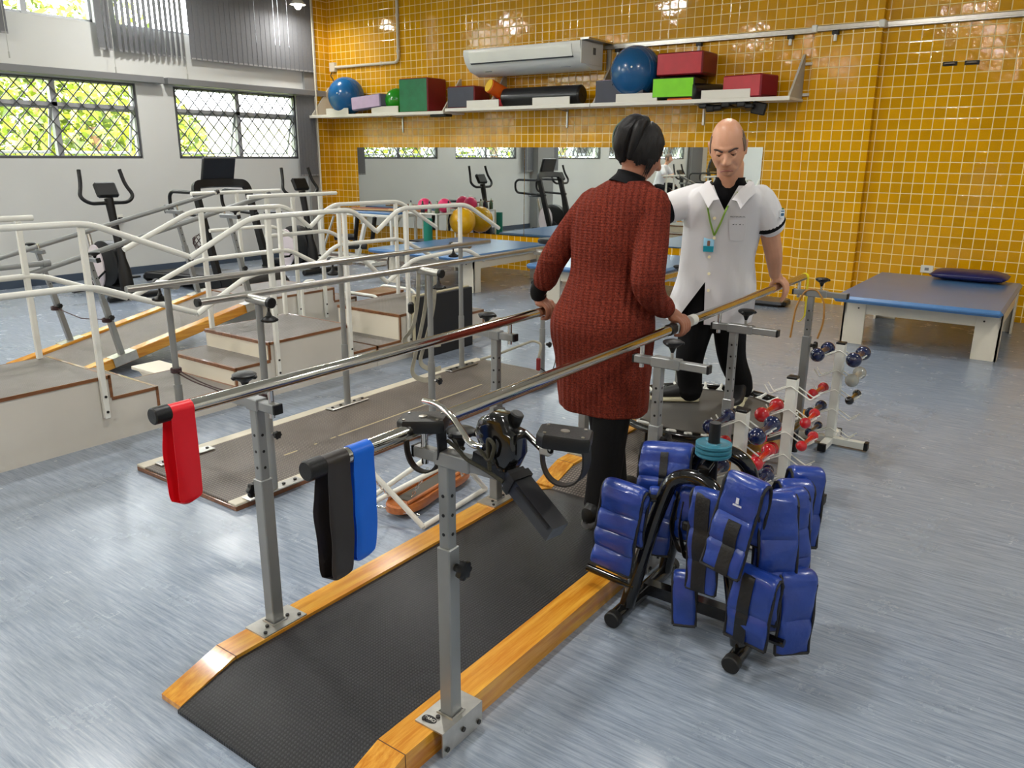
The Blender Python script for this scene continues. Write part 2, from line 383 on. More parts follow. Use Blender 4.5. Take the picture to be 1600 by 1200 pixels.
# valance boxes above the low windows
VAL = M('grey_valance', c8(126, 127, 128), .5, .1)
for i, (a, b) in enumerate(((-5.9, -2.99), (-2.93, -.14), (-9.3, -6.7), (-14.5, -9.5))):
    solo(MB().bb(XL, XL+.14, a, b, 2.515, 2.60, .006), 'valance', VAL,
         ['grey boxed valance above the left barred window', 'grey boxed valance above the barred window nearest the tiled wall',
          'grey boxed valance on the window wall beyond the grey column', 'long grey boxed valance at the far end of the window wall'][i], 'valance')
def blind(y0, y1, z0, z1, ang, label, x=XL+.09, chain=True, sp=.085):
    t = thing('vertical_blind', label, 'blind', (x, (y0+y1)/2, z0)); mb = MB(); n = max(1, int(round((y1-y0)/sp)))
    for k in range(n):
        y = y0+(k+.5)*(y1-y0)/n; R = rot('Z', ang+random.uniform(-2, 2)); mb.box((x, y, (z0+z1)/2), (.003, .089, z1-z0), 0, R)
    part(mb, 'slats', BLIND, t)
    w_ = MB()
    for k in range(n):
        y = y0+(k+.5)*(y1-y0)/n; w_.box((x, y, z0+.012), (.007, .07, .022), 0, rot('Z', ang))
    part(w_, 'bottom_weights', M('blind_weight', c8(150, 150, 150), .5), t)
    part(MB().bb(x-.03, x+.03, y0-.02, y1+.02, z1, z1+.05), 'head_rail', VAL, t)
    if chain: part(MB().cyl((x+.05, y1-.05, z0-.24), (x+.05, y1-.05, z1), .004, 6).cyl((x+.05, y1-.05, z0-.27), (x+.05, y1-.05, z0-.20), .009, 8), 'cord', M('blind_cord', c8(176, 176, 170), .6), t)
    return t
ZT = 4.2
blind(-2.52, -.28, 2.87, ZT, 4, 'closed dark grey vertical blind covering the high window next to the tiled wall')
blind(-3.56, -2.58, 2.87, ZT, 34, 'half open grey vertical blind with bright slits between its slats', sp=.075)
blind(-3.82, -3.60, 2.87, ZT, 4, 'narrow bunch of grey blind slats gathered beside the high window', sp=.1)
blind(-5.30, -4.86, 2.93, ZT, 6, 'grey blind end at the upper left edge of the view')
blind(-.72, -.34, 1.27, 2.50, 6, 'narrow dark grey blind hanging to mid wall height in the corner by the tiles', sp=.06)
blind(-5.95, -5.62, 1.27, 2.50, 6, 'dark grey blind gathered on one side of the grey wall column', sp=.06)
blind(-7.0, -6.70, 1.27, 2.50, 6, 'dark grey blind gathered on the other side of the grey wall column', sp=.06)
blind(-15.6, -14.6, .6, 2.50, 6, 'wide dark grey blind at the far end of the window wall', sp=.08)
# ceiling lamps
LGLOW = M('lamp_glow', c8(255, 252, 240), .5, emit=22.)
def lamp(x, y, z, r, power, label, group=None):
    t = thing('pendant_lamp', label, 'lamp', (x, y, z), group)
    part(MB().lathe([(.03, .12), (.05, .10), (r*.55, .06), (r, 0), (r-.006, -.003), (r*.5, .05), (.02, .08)], (x, y, z), seg=28), 'shade', WHITEP, t)
    part(MB().sph((x, y, z-.005), .055, 16, 10, (1, 1, 1.2)), 'bulb', LGLOW, t)
    part(MB().cyl((x, y, z+.1), (x, y, CEIL), .006, 8), 'stem', WHITEP, t)
    ld = bpy.data.lights.new('lamp_light', 'AREA'); ld.shape = 'DISK'; ld.size = r*1.7; ld.energy = power; ld.color = (1, .98, .94)
    lo = bpy.data.objects.new('lamp_light', ld); C.objects.link(lo); lo.parent = t; lo.location = (0, 0, -.075)
    return t
for (x, y) in LAMPS:
    lamp(x, y, 4.0, .19, LAMP_W, 'white dish pendant lamp hanging from the ceiling', 'pendant lamps over the gym floor')
lamp(-10.15, -.92, 3.75, .12, 14, 'small lit dish lamp hanging before the grey blind in the corner')
# mirrors
MIRR = M('mirror_silver', c8(228, 233, 230), .012, 1.)
for k, (a, b) in enumerate(((-9.98, -6.64), (-6.632, -3.26))):
    t = thing('wall_mirror', ['long frameless wall mirror on the yellow tiles, left of the seam', 'long frameless wall mirror on the yellow tiles behind the standing people'][k], 'mirror', ((a+b)/2, -.02, .49))
    part(MB().bb(a, b, -.014, -.010, .49, 1.722), 'mirror_glass', MIRR, t)
    part(MB().bb(a+.01, b-.01, -.010, 0, .50, 1.712), 'backing_board', BLACKM, t)
solo(MB().bb(-9.5, -8.6, YF, YF+.03, .5, 2.0), 'whiteboard', M('whiteboard', c8(236, 238, 238), .3), 'white board on the far tiled wall seen in the mirror', 'whiteboard')
# conduit on the left of the tiled wall
PVC = M('cream_pvc', c8(214, 206, 186), .45)
t = thing('conduit_pipe', 'pale conduit pipe turning down and left over the tiles above the blue ball', 'pipe', (-9.0, -.03, 2.95))
part(MB().tube(fil([(-8.985, -.03, CEIL), (-8.985, -.03, 2.965), (-10.42, -.03, 2.965)], .09, 8), .022, 12), 'pipe', PVC, t)
b = MB()
for p in ((-9.35, 2.965, 0), (-8.985, 3.12, 1), (-8.985, 3.62, 1)):
    b.cyl((p[0]-.02*(1-p[2]), -.03, p[1]-.02*p[2]), (p[0]+.02*(1-p[2]), -.03, p[1]+.02*p[2]), .029, 12)
part(b, 'coupling', PVC, t); part(MB().bb(-10.50, -10.38, -.06, 0, 2.90, 3.04, .006), 'junction_box', PVC, t)
part(MB().tube(fil([(-10.44, -.05, 2.9), (-10.47, -.07, 2.84), (-10.40, -.08, 2.79), (-10.36, -.1, 2.72)], .03), .008, 8), 'cable', BLACKM, t)
solo(MB().cyl((-10.51, -.36, 0), (-10.51, -.36, CEIL), .014, 10), 'conduit_pipe', PVC, 'thin straight cream pipe rising floor to ceiling in the tiled corner', 'pipe')
# metal rail with sliding hooks
t = thing('wall_rail', 'long silver rail with sliding hooks across the yellow tiled wall', 'rail', (-3, -.05, 2.93))
r = MB(); r.bb(-5.42, -2.79, -.045, 0, 2.905, 2.965, .006); r.bb(-5.42, -2.79, -.052, -.045, 2.925, 2.945)
r.bb(-2.80, -2.08, -.135, -.09, 2.905, 2.965, .006); r.bb(-2.80, -2.08, -.142, -.135, 2.925, 2.945); r.bb(-2.12, 2.8, -.045, 0, 2.905, 2.965, .006); r.bb(-2.12, 2.8, -.052, -.045, 2.925, 2.945)
part(r, 'rail', STEEL, t)
for x, dy in ((-4.12, 0), (-3.05, 0), (-2.55, -.09), (-5.2, 0)):
    h = part(MB().bb(x-.035, x+.035, -.07+dy, -.02+dy, 2.862, 2.905, .006), 'slider', BLACKM, t)
    part(MB().cyl((x, -.05+dy, 2.875), (x, -.05+dy, 2.80), .018, 10), 'hook', WHITEP, h)
for x in (-2.775, -2.10): part(MB().bb(x-.03, x+.03, -.15, -.04, 2.90, 2.975, .008), 'joint', WHITEP, t)
# two small black wall handles
for i, x in enumerate((-1.44, -1.245)):
    t = thing('wall_bracket', ['small black handle on the yellow tiles, left of its twin', 'small black handle on the yellow tiles, right of its twin'][i], 'handle', (x, -.01, 2.53))
    part(MB().bb(x-.065, x+.065, -.012, 0, 2.505, 2.545, .003), 'plate', BLACKM, t)
    part(MB().tube(fil([(x-.045, -.01, 2.527), (x-.04, -.035, 2.527), (x+.04, -.035, 2.527), (x+.045, -.01, 2.527)], .01), .006, 8), 'grip', STEEL, t)
# outlet + floor-level bits
t = thing('wall_outlet', 'white socket plate low on the tiles behind the padded bench', 'outlet', (-1.37, -.01, .47))
part(MB().bb(-1.43, -1.31, -.012, 0, .43, .51, .003), 'cover_plate', WHITEP, t); part(MB().bb(-1.39, -1.35, -.014, -.011, .455, .485), 'socket', M('socket_grey', c8(120, 120, 122), .5), t)
t = thing('wall_outlet', 'socket plate with black plug on the white wall behind the treadmill', 'outlet', (XL, -3.75, .75))
part(MB().bb(XL, XL+.012, -3.85, -3.73, .69, .81, .003), 'cover_plate', WHITEP, t); part(MB().bb(XL+.01, XL+.06, -3.81, -3.75, .70, .78, .01), 'plug', BLACKM, t)
# air conditioner
ACM = M('ac_shell', c8(222, 222, 216), .38); ACD = M('ac_recess', c8(66, 68, 70), .5)
x0, x1 = -7.22, -5.40
t = thing('air_conditioner', 'long white ceiling-type air conditioner unit mounted on the tiled wall', 'air conditioner', ((x0+x1)/2, -.35, 2.66))
prof = [(-.08, 2.66), (-.30, 2.645), (-.50, 2.70), (-.60, 2.80), (-.64, 2.905), (-.635, 2.955), (-.60, 2.965), (-.08, 2.985)]
b = MB(); b.prism([(p[0], p[1]) for p in prof], 0, x0, x1); part(b, 'shell', ACM, t)
part(MB().prism([(-.615, 2.79), (-.652, 2.90), (-.648, 2.935), (-.60, 2.80)], 0, x0+.10, x1-.12), 'front_flap', WHITEP, t)
part(MB().prism([(-.596, 2.775), (-.612, 2.790), (-.606, 2.80), (-.58, 2.78)], 0, x0+.10, x1-.12), 'flap_gap', ACD, t)
part(MB().bb(x1, x1+.012, -.62, -.10, 2.70, 2.96, .004), 'end_cap', ACM, t)
b = MB()
for k in range(4): b.bb(x1+.011, x1+.015, -.34+k*.017, -.33+k*.017, 2.82, 2.90)
part(b, 'side_vent', ACD, t)
part(MB().bb(x1-.02, x1+.10, -.60, -.02, 2.968, 2.99).bb(x1+.03, x1+.09, -.03, 0, 2.66, 3.0), 'bracket', STEEL, t)
b = MB().box((x0+.30, -.47, 2.6895), (.11, .004, .012), .001, rot('X', -22)); part(b, 'maker_badge', ACD, t)
b = MB().box((x1-.30, -.47, 2.6895), (.14, .004, .008), .001, rot('X', -22)); part(b, 'model_badge', M('badge_grey', c8(150, 152, 154), .4), t)
# lattice of outside things
LEAF = [M('leaf_a', c8(134, 152, 52), .6), M('leaf_b', c8(196, 196, 84), .6), M('leaf_c', c8(84, 100, 44), .6), M('bark', c8(120, 90, 66), .8)]
GRASS = M('ground_outside', c8(150, 170, 70), .9, 0, .2, 1)
struct(MB().bb(-45, XL-.35, -40, 25, -.6, -.5), 'ground_outside', GRASS)
def leafy(cx, cy, rz, h, label, seed, n=1500, mi=(0, 1, 2), group=None):
    rnd = random.Random(seed); t = thing('tree', label, 'tree', (cx, cy, -.5), group)
    part(MB().tube([(cx, cy, -.5), (cx+.1, cy+.1, h*.35), (cx-.1, cy, h*.7)], [.16, .13, .06], 8), 'trunk', LEAF[3], t)
    mb = MB()
    for k in range(n):
        while True:
            p = V(rnd.uniform(-1, 1), rnd.uniform(-1, 1), rnd.uniform(-1, 1))
            if p.length < 1: break
        if p.length > .05: p *= (.6+.4*rnd.random())/max(p.length, .35) if rnd.random() < .6 else 1
        q = V(cx+p.x*rz, cy+p.y*rz, h*.52+p.z*h*.62); s = rnd.uniform(.05, .13)
        u = V(rnd.gauss(0, 1), rnd.gauss(0, 1), rnd.gauss(0, 1)).normalized(); v = u.orthogonal().normalized()
        mb.cur = mi[rnd.randrange(len(mi))]; mb.add([q-u*s, q+v*s*.45, q+u*s, q-v*s*.45], [(0, 1, 2, 3)])
    part(mb, 'foliage', LEAF, t, smooth=0); return t
TR = [(-15.5, -7.5, 2.2, 4.0), (-14.8, -4.6, 1.9, 3.6), (-16.5, -2.0, 2.4, 5.0), (-14.2, -2.1, 1.1, 2.9), (-18.5, -6.5, 2.4, 4.2), (-15.5, -11, 2.4, 4.6), (-15.5, -15, 2.4, 4.6), (-15.2, -.2, .9, 2.4), (-21, -2.2, 2.8, 7)]
for i, (a, b_, r_, h_) in enumerate(TR):
    leafy(a, b_, r_, h_, 'leafy yellow-green tree outside the barred windows', 11+i, int(1500+900*r_), group='trees outside the windows')
t = thing('outbuilding', 'plain pale building standing outside the window near the tiled wall', 'building', (-18.5, 3.4, -.5))
BW = M('pale_render', c8(232, 226, 212), .8)
part(MB().bb(-21, -15.6, 1.0, 6.6, -.5, 2.15), 'wall', BW, t); part(MB().prism([(-21.2, 2.15), (-15.3, 2.15), (-15.3, 2.25), (-21.2, 2.9)], 1, .8, 6.8), 'roof', M('roof_grey', c8(150, 146, 140), .8), t)
part(MB().bb(-15.62, -15.57, 2.4, 3.3, .4, 1.5), 'window', M('dark_pane', c8(70, 80, 90), .2), t)

# ============================================================ WALL SHELF AND WHAT LIES ON IT
SHM = M('shelf_white', c8(226, 222, 210), .45); SHS = M('shelf_side', c8(190, 184, 170), .5)
def shelf(x0, x1, z, label, sides, brackets):
    t = thing('wall_shelf', label, 'shelf', ((x0+x1)/2, -.24, z-.03))
    part(MB().bb(x0, x1, -.48, -.005, z-.028, z, .004), 'board', SHM, t)
    part(MB().bb(x0, x1, -.487, -.472, z-.035, z+.008, .003), 'front_edge', SHM, t)
    for x in sides:
        part(MB().prism([(-.46, z), (-.03, z), (-.03, z+.46), (-.06, z+.46)], 0, x-.012, x+.012), 'side_panel', SHS, t)
    for x in brackets:
        part(MB().bb(x-.014, x+.014, -.02, 0, z-.26, z-.03, .003).tube([(x, -.02, z-.05), (x, -.30, z-.035)], 0, flat=(.02, .012)), 'bracket', STEEL, t)
    return t
sh1 = shelf(-10.55, -7.72, 2.205, 'white wall shelf nearest the window wall, under a blue ball', (-10.53, -7.76), (-8.95,))
sh2 = shelf(-7.69, -5.33, 2.235, 'middle white wall shelf, under the air conditioner', (-6.95,), (-5.95,))
sh3 = shelf(-5.32, -2.86, 2.235, 'right white wall shelf, under the large blue ball', (-5.30, -2.88), (-4.02,))
for z in (2.28, 2.60): part(MB().bb(-2.87, -2.78, -.03, -.012, z-.016, z+.016, .004), 'fixing_tab', SHM, sh3)
for i, (a, b_, z) in enumerate(((-10.16, -9.66, 2.205), (-9.15, -8.60, 2.205), (-7.30, -6.75, 2.235), (-6.20, -5.63, 2.235), (-4.97, -4.42, 2.235), (-3.87, -3.30, 2.235))):
    solo(MB().bb(a, b_, -.478, -.462, z+.001, z+.10, .003), 'retaining_strip', SHM, ['white upright strip on the shelf edge before the blue ball nearest the window', 'white upright strip on the shelf edge before the green ball',
        'white upright edge strip under the navy and red wedge', 'white upright edge strip before the black roll', 'white upright edge strip before the foam steps', 'white upright edge strip before the red cushion by the shelf end'][i], 'shelf strip')
def ball(x, y, z, r, col, label, seam=True, sc=(1, 1, 1)):
    m = M('rubber_ball_'+label.split()[0]+'_'+label.split()[1], col, .22, 0, .05, 4, .04, 40, coat=.25)
    t = thing('exercise_ball', label, 'ball', (x, y, z)); c = V(x, y, z+r)
    part(MB().sph(c, r, 40, 26, sc), 'shell', m, t)
    part(MB().cyl(c+V(.3*r, -.94*r, .1*r), c+V(.3*r, -.955*r, .1*r), .012, 12), 'valve', WHITEP, t)
    b = MB()
    for k in range(-3, 4):
        a = k*.16; ring = [c+V(r*1.002*math.cos(a)*math.cos(q*2*PI/40), r*1.002*math.sin(a), r*1.002*math.cos(a)*math.sin(q*2*PI/40)) for q in range(40)]
        b.tube(ring, r*.006, 5, closed=True)
    part(b, 'ridges', m, t)
ball(-9.87, -.30, 2.206, .285, c8(22, 96, 152), 'blue glossy exercise ball on the shelf nearest the window wall')
ball(-8.86, -.22, 2.206, .185, c8(34, 150, 30), 'green shiny exercise ball beside the green and red cube')
ball(-4.80, -.312, 2.236+.055, .300, c8(18, 86, 138), 'large dark blue exercise ball on the right shelf')
def cushion(mb, c, d, bev=.015, R=None): return mb.box(c, d, bev, R)
FR = M('red_vinyl', c8(186, 20, 38), .42, 0, .08, 9, .3, 14); FDR = M('dark_red_vinyl', c8(120, 14, 24), .42, 0, .08, 9, .3, 14)
FG = M('green_vinyl', c8(16, 112, 66), .4, 0, .15, 9, .6, 18); FL = M('lime_vinyl', c8(128, 220, 12), .42, 0, .06, 9, .25, 14)
FN = M('charcoal_vinyl', c8(44, 46, 62), .42, 0, .1, 9, .25, 14); FLI = M('lilac_vinyl', c8(196, 172, 200), .5, 0, .06, 9, .2, 20); FY = M('yellow_vinyl', c8(236, 190, 10), .42); FO = M('orange_vinyl', c8(222, 96, 12), .42); FK = M('black_vinyl', c8(22, 22, 26), .35, 0, .1, 9, .3, 20, coat=.2)
def block(name, label, c, d, R, face, side, bottom=None, bev=.014):
    """foam block with a differently coloured top/front skin"""
    t = thing(name, label, 'foam block', (c[0], c[1], c[2]-d[2]/2)); c = V(*c)
    part(MB().box(c, d, bev, R), 'foam_body', side, t)
    e = .004
    part(MB().box(c+R @ V(0, -d[1]/2, 0), (d[0]-2*bev, e, d[2]-2*bev), 0, R), 'front_cover', face, t)
    part(MB().box(c+R @ V(d[0]/2-.01, 0, -d[2]/2+.02), (.02+e, d[1]*.8, .006), 0, R), 'seam', BLACKM, t)
    return t
block('foam_wedge', 'lilac foam block leaning in front of the blue ball', (-9.25, -.40, 2.375), (.62, .20, .19), rot('Y', -4), FLI, M('grey_lilac_vinyl', c8(120, 112, 140), .5))
block('foam_cube', 'green quilted cube with dark red sides on the shelf', (-8.30, -.26, 2.205+.235), (.56, .42, .47), rot('Z', 0), FG, FDR)
b_ = block('foam_wedge', 'charcoal foam block with a red side, left on the middle shelf', (-7.43, -.27, 2.236+.15), (.47, .38, .29), rot('Z', 3), FN, FDR)
t = thing('foam_roll', 'yellow and orange foam cylinder with red ends behind the charcoal block', 'foam roll', (-6.95, -.15, 2.24))
part(MB().cyl((-6.95, -.42, 2.52), (-6.80, -.07, 2.36), .092, 28, bev=.010), 'body', FO, t); part(MB().cyl((-6.9535, -.4285, 2.5237), (-6.949, -.418, 2.519), .086, 28), 'end_disc', FY, t)
solo(MB().box((-6.93, -.22, 2.292), (.30, .28, .11), .02), 'foam_block', FR, 'small red foam pad under the yellow and orange cylinder', 'foam block')
t = thing('bolster', 'long glossy black bolster roll on the middle shelf', 'bolster', (-6.18, -.26, 2.236))
part(MB().cyl((-6.80, -.26, 2.236+.125), (-5.57, -.26, 2.236+.125), .125, 32, bev=.02), 'body', FK, t); part(MB().cyl((-5.572, -.26, 2.361), (-5.566, -.26, 2.361), .10, 28).cyl((-5.57, -.26, 2.361), (-5.56, -.26, 2.361), .02, 12), 'end_disc', BLACKM, t)
t = thing('foam_steps', 'charcoal and lilac foam steps under the large blue ball', 'foam block', (-4.95, -.30, 2.236))
st = [(-5.27, 2.237), (-5.27, 2.50), (-5.04, 2.50), (-5.04, 2.44), (-4.84, 2.44), (-4.84, 2.37), (-4.62, 2.37), (-4.62, 2.237)]
part(MB().prism([(p[0], p[1]) for p in st], 1, -.45, -.20), 'foam_body', FN, t)
b = MB()
for (a, c_, z) in ((-5.27, -5.05, 2.501), (-5.04, -4.85, 2.441), (-4.84, -4.63, 2.371)): b.bb(a+.01, c_, -.44, -.21, z, z+.004)
part(b, 'tread_cover', FLI, t)
block('foam_block', 'lime green foam block under the red one on the right shelf', (-4.24, -.27, 2.236+.03+.115), (.52, .40, .23), rot('Z', 3), FL, FK)
block('foam_block', 'red foam block stacked on the lime green one', (-4.17, -.25, 2.236+.27+.135), (.58, .40, .25), rot('Z', -2), FR, FDR)
solo(MB().bb(-4.30, -3.98, -.455, -.12, 2.237, 2.264, .006), 'foam_pad', FO, 'thin orange pad squeezed beneath the lime green block', 'foam pad')
t = thing('bolster', 'short black roll beside the lime green block', 'bolster', (-3.95, -.28, 2.236))
part(MB().cyl((-4.02, -.44, 2.236+.095), (-3.80, -.08, 2.236+.095), .095, 26, bev=.012), 'body', FK, t)
block('foam_block', 'red foam block turned cornerwise at the right end of the shelf', (-3.38, -.275, 2.236+.13), (.50, .34, .24), rot('Z', -14), FR, M('crimson_vinyl', c8(136, 8, 30), .42, 0, .08, 9, .3, 14))
cl = MB()
for k in range(7):
    x = -3.85+k*.09; cl.box((x, -.30, 2.17-.02*math.sin(k*1.3)), (.10, .34, .05+.02*(k % 2)), .012, rot('X', 6*math.sin(k)))
cl.box((-3.22, -.38, 2.13), (.16, .05, .13), .01, rot('Y', 12))
solo(cl, 'hanging_strap', BLACKM, 'dark folded strap bundle hanging under the right shelf', 'strap')
solo(MB().box((-7.85, -.38, 2.155), (.30, .16, .035), .01), 'hanging_strap', BLACKM, 'small dark pouch under the end of the left shelf', 'pouch')

# ============================================================ PARALLEL BARS ON WOODEN-EDGED RUNWAYS
def knob_lobed(mb, c, ax, r=.026, h=.022, n=7):
    """star grip"""
    ax = Vector(ax).normalized(); u = ax.orthogonal().normalized(); w_ = ax.cross(u); c = Vector(c); R = []
    for hh, k in ((0, .55), (.12, .92), (.5, 1), (.88, .92), (1, .6)):
        R.append([c+ax*(h*hh)+(u*math.cos(q*2*PI/42)+w_*math.sin(q*2*PI/42))*r*k*(1+.11*math.cos(n*q*2*PI/42)) for q in range(42)])
    mb.rings(R); mb.cyl(c-ax*.016, c, .011, 12); return mb
def t_knob(mb, c, up=1):
    c = Vector(c); mb.lathe([(.006, 0), (.009, .008*up), (.014, .02*up), (.030, .030*up), (.037, .036*up), (.038, .043*up), (.030, .048*up), (.004, .050*up)], c, seg=24)
    for k in range(3):
        a = k*2*PI/3+.4; mb.box(c+V(.027*math.cos(a), .027*math.sin(a), .037*up), (.034, .016, .014), .005, Matrix.Rotation(a, 3, 'Z'))
    return mb
BOLT = M('bolt_dark', c8(62, 60, 58), .35, .8)
PLATEM = M('zinc_plate', c8(190, 188, 182), .3, .85, .1, 30)
def square_post(t, x, y, zb, sgn, knob_dir, split=.605, top=.86, sticker=False, pinx=None):
    """sgn: +1 when the outside of the runway is +x"""
    p = part(MB().bb(x-.022, x+.022, y-.022, y+.022, zb+.004, split, .003), 'post', GREYP, t)
    pl = MB(); xo = x+sgn*.040
    pl.bb(min(x-sgn*.058, xo), max(x-sgn*.058, xo), y-.088, y+.088, zb, zb+.005); pl.bb(min(xo, xo+sgn*.004), max(xo, xo+sgn*.004), y-.088, y+.088, zb-.072, zb+.005)
    pl.tube([(x-.027, y-.027, zb+.006), (x+.027, y-.027, zb+.006), (x+.027, y+.027, zb+.006), (x-.027, y+.027, zb+.006)], .004, 6, closed=True)
    q = part(pl, 'base_plate', PLATEM, p); b = MB()
    for dy in (-.070, -.042, .042, .070): b.cyl((x-sgn*(.04 if abs(dy) > .05 else .012), y+dy, zb+.004), (x-sgn*(.04 if abs(dy) > .05 else .012), y+dy, zb+.010), .0065, 10)
    for dy in (-.07, 0, .07): b.cyl((xo, y+dy, zb-.035-.02*(abs(dy) > 0)), (xo+sgn*.009, y+dy, zb-.035-.02*(abs(dy) > 0)), .0075, 10)
    part(b, 'bolts', BOLT, q)
    if sticker:
        s = MB(); s.rings([[V(x-.026+.024*math.cos(a*PI/16), y-.062+.0135*math.sin(a*PI/16), z) for a in range(32)] for z in (zb+.0052, zb+.0062)])
        so = part(s, 'maker_sticker', BLACKM, q); text_mesh('CARCI', .0135, (x-.025, y-.062, zb+.0066), rot('Z', 0), 'lettering', WHITEP, q)
    u = part(MB().bb(x-.017, x+.017, y-.017, y+.017, split-.02, top-.015, .003), 'inner_post', GREYP, p)
    h = MB(); z = split+.04
    while z < top-.05: h.cyl((x+.0165, y, z), (x+.0178, y, z), .005, 10).cyl((x, y-.0178, z), (x, y-.0165, z), .005, 10); z += .055
    part(h, 'peg_holes', BLACKM, u)
    b0, b1 = (x-.105, x+.20) if sgn > 0 else (x-.16, x+.105)
    br = part(MB().bb(b0, b1, y-.016, y+.016, top-.018, top+.012, .003).bb(x-.028, x+.06*sgn+.028 if sgn > 0 else x+.028, y-.021, y+.021, top-.022, top+.017, .003), 'bracket', GREYP, p)
    [part(MB().bb(q_-.005, q_+.005, y-.017, y+.017, top-.019, top+.013, .002), 'end_cap', BLACKM, br) for q_ in (b0+.001, b1-.001)]
    part(MB().cyl((x+sgn*.05, y, top+.015), (x+sgn*.05, y, top+.045), .006, 10), 'screw', STEEL, br)
    part(t_knob(MB(), (x+sgn*.05, y, top+.04)), 'knob', BLACKM, br)
    if pinx is not None: part(MB().cyl((pinx, y, top-.035), (pinx, y, top+.058), .0095, 14), 'pin', CHROME, br)
    kd = Vector(knob_dir); kc = V(x, y, split-.055)+kd*.042
    part(MB().cyl(V(x, y, split-.055)+kd*.018, kc, .006, 10), 'clamp_screw', STEEL, p)
    part(knob_lobed(MB(), kc, kd), 'clamp_knob', BLACKM, p)
def runway_board(mb, x0, x1, y0, y1, h, ch=.20, low=.018):
    mb.prism([(y0, 0), (y0, low), (y0+ch, h), (y1-ch, h), (y1, low), (y1, 0)], 0, x0, x1); return mb
def rail(t, x, y0, y1, z, r=.020, m=CHROME, capm=BLACKM, caps=(1, 1)):
    q = part(MB().cyl((x, y0, z), (x, y1, z), r, 28), 'handrail', m, t)
    for k, (e, d) in enumerate(((y0, -1), (y1, 1))):
        if caps[k]: part(MB().cyl((x, e-d*.045, z), (x, e+d*.004, z), r+.004, 24, bev=.003), 'end_cap', capm, q)
    return q
GAP = M('wood_joint', c8(96, 56, 20), .6)
def bars_set(label, y0, y1, matm, posts, rails, hb=.08):
    t = thing('parallel_bars', label, 'parallel bars', (-1.66, (y0+y1)/2, 0))
    for (a, b_) in ((-2.075, -1.975), (-1.345, -1.245)):
        o = part(runway_board(MB(), a, b_, y0, y1, hb), 'side_board', WOOD, t)
        g = MB()
        for y in (y0+.2, y1-.2): g.bb(a-.0006, b_+.0006, y-.0012, y+.0012, .01, hb+.0006)
        part(g, 'board_joint', GAP, o)
    part(MB().prism([(y0-.01, 0), (y0-.01, .012), (y0+.19, hb-.012), (y1-.19, hb-.012), (y1+.01, .012), (y1+.01, 0)], 0, -1.975, -1.345), 'floor_mat', matm, t)
    for p in posts: square_post(t, **p)
    for r in rails: rail(t, **r)
    return t
bars_set('near parallel bars with shiny rails, black mat and orange wooden side boards', -8.45, -6.43, MATB,
    [dict(x=-2.035, y=-8.05, zb=.08, sgn=-1, knob_dir=(-1, 0, 0), pinx=-1.96), dict(x=-1.255, y=-8.05, zb=.08, sgn=1, knob_dir=(1, 0, 0), sticker=True, pinx=-1.33),
     dict(x=-2.035, y=-6.80, zb=.08, sgn=-1, knob_dir=(-1, 0, 0), pinx=-1.96), dict(x=-1.255, y=-6.80, zb=.08, sgn=1, knob_dir=(1, 0, 0), pinx=-1.33)],
    [dict(x=-1.96, y0=-8.43, y1=-6.45, z=.93), dict(x=-1.33, y0=-8.44, y1=-6.53, z=.93)])
bars_set('second parallel bars beyond the near ones, standing round the trampoline, with studded brown mat', -6.41, -4.35, MATG,
    [dict(x=-2.035, y=-6.02, zb=.08, sgn=-1, knob_dir=(-1, 0, 0), pinx=-1.96), dict(x=-1.255, y=-6.02, zb=.08, sgn=1, knob_dir=(1, 0, 0), pinx=-1.33, split=.52),
     dict(x=-2.035, y=-4.80, zb=.08, sgn=-1, knob_dir=(-1, 0, 0), pinx=-1.96), dict(x=-1.255, y=-4.80, zb=.08, sgn=1, knob_dir=(1, 0, 0), pinx=-1.33)],
    [dict(x=-1.96, y0=-6.30, y1=-4.55, z=.93), dict(x=-1.33, y0=-6.36, y1=-4.70, z=.935, capm=WHITEP, caps=(1, 0))])

# ---- round-post bars with the cream-edged runway
t = thing('parallel_bars', 'parallel bars with round posts on a cream-edged studded runway, left of the near bars', 'parallel bars', (-3.44, -6.05, 0))
CE = M('cream_edge_paint', c8(206, 198, 178), .4, 0, .1, 5)
x0, x1, y0, y1 = -3.875, -3.025, -7.50, -4.62
part(MB().bb(x0, x1, y0, y1, 0, .022, .002), 'base_board', WOODX, t)
part(MB().bb(x0, x0+.075, y0, y1, .022, .036, .003).bb(x1-.065, x1, y0, y1, .022, .036, .003), 'edge_strip', CE, t)
part(MB().bb(x0+.075, x1-.065, y0+.005, y1-.005, .022, .033), 'floor_mat', MATG, t)
ln = MB()
for a, b_ in ((-6.95, -6.86), (-6.74, -6.72), (-6.62, -6.58), (-6.56, -5.2)): ln.bb(-3.37, -3.358, a, b_, .033, .0336)
part(ln, 'centre_line', M('worn_yellow_tape', c8(196, 180, 140), .6), t)
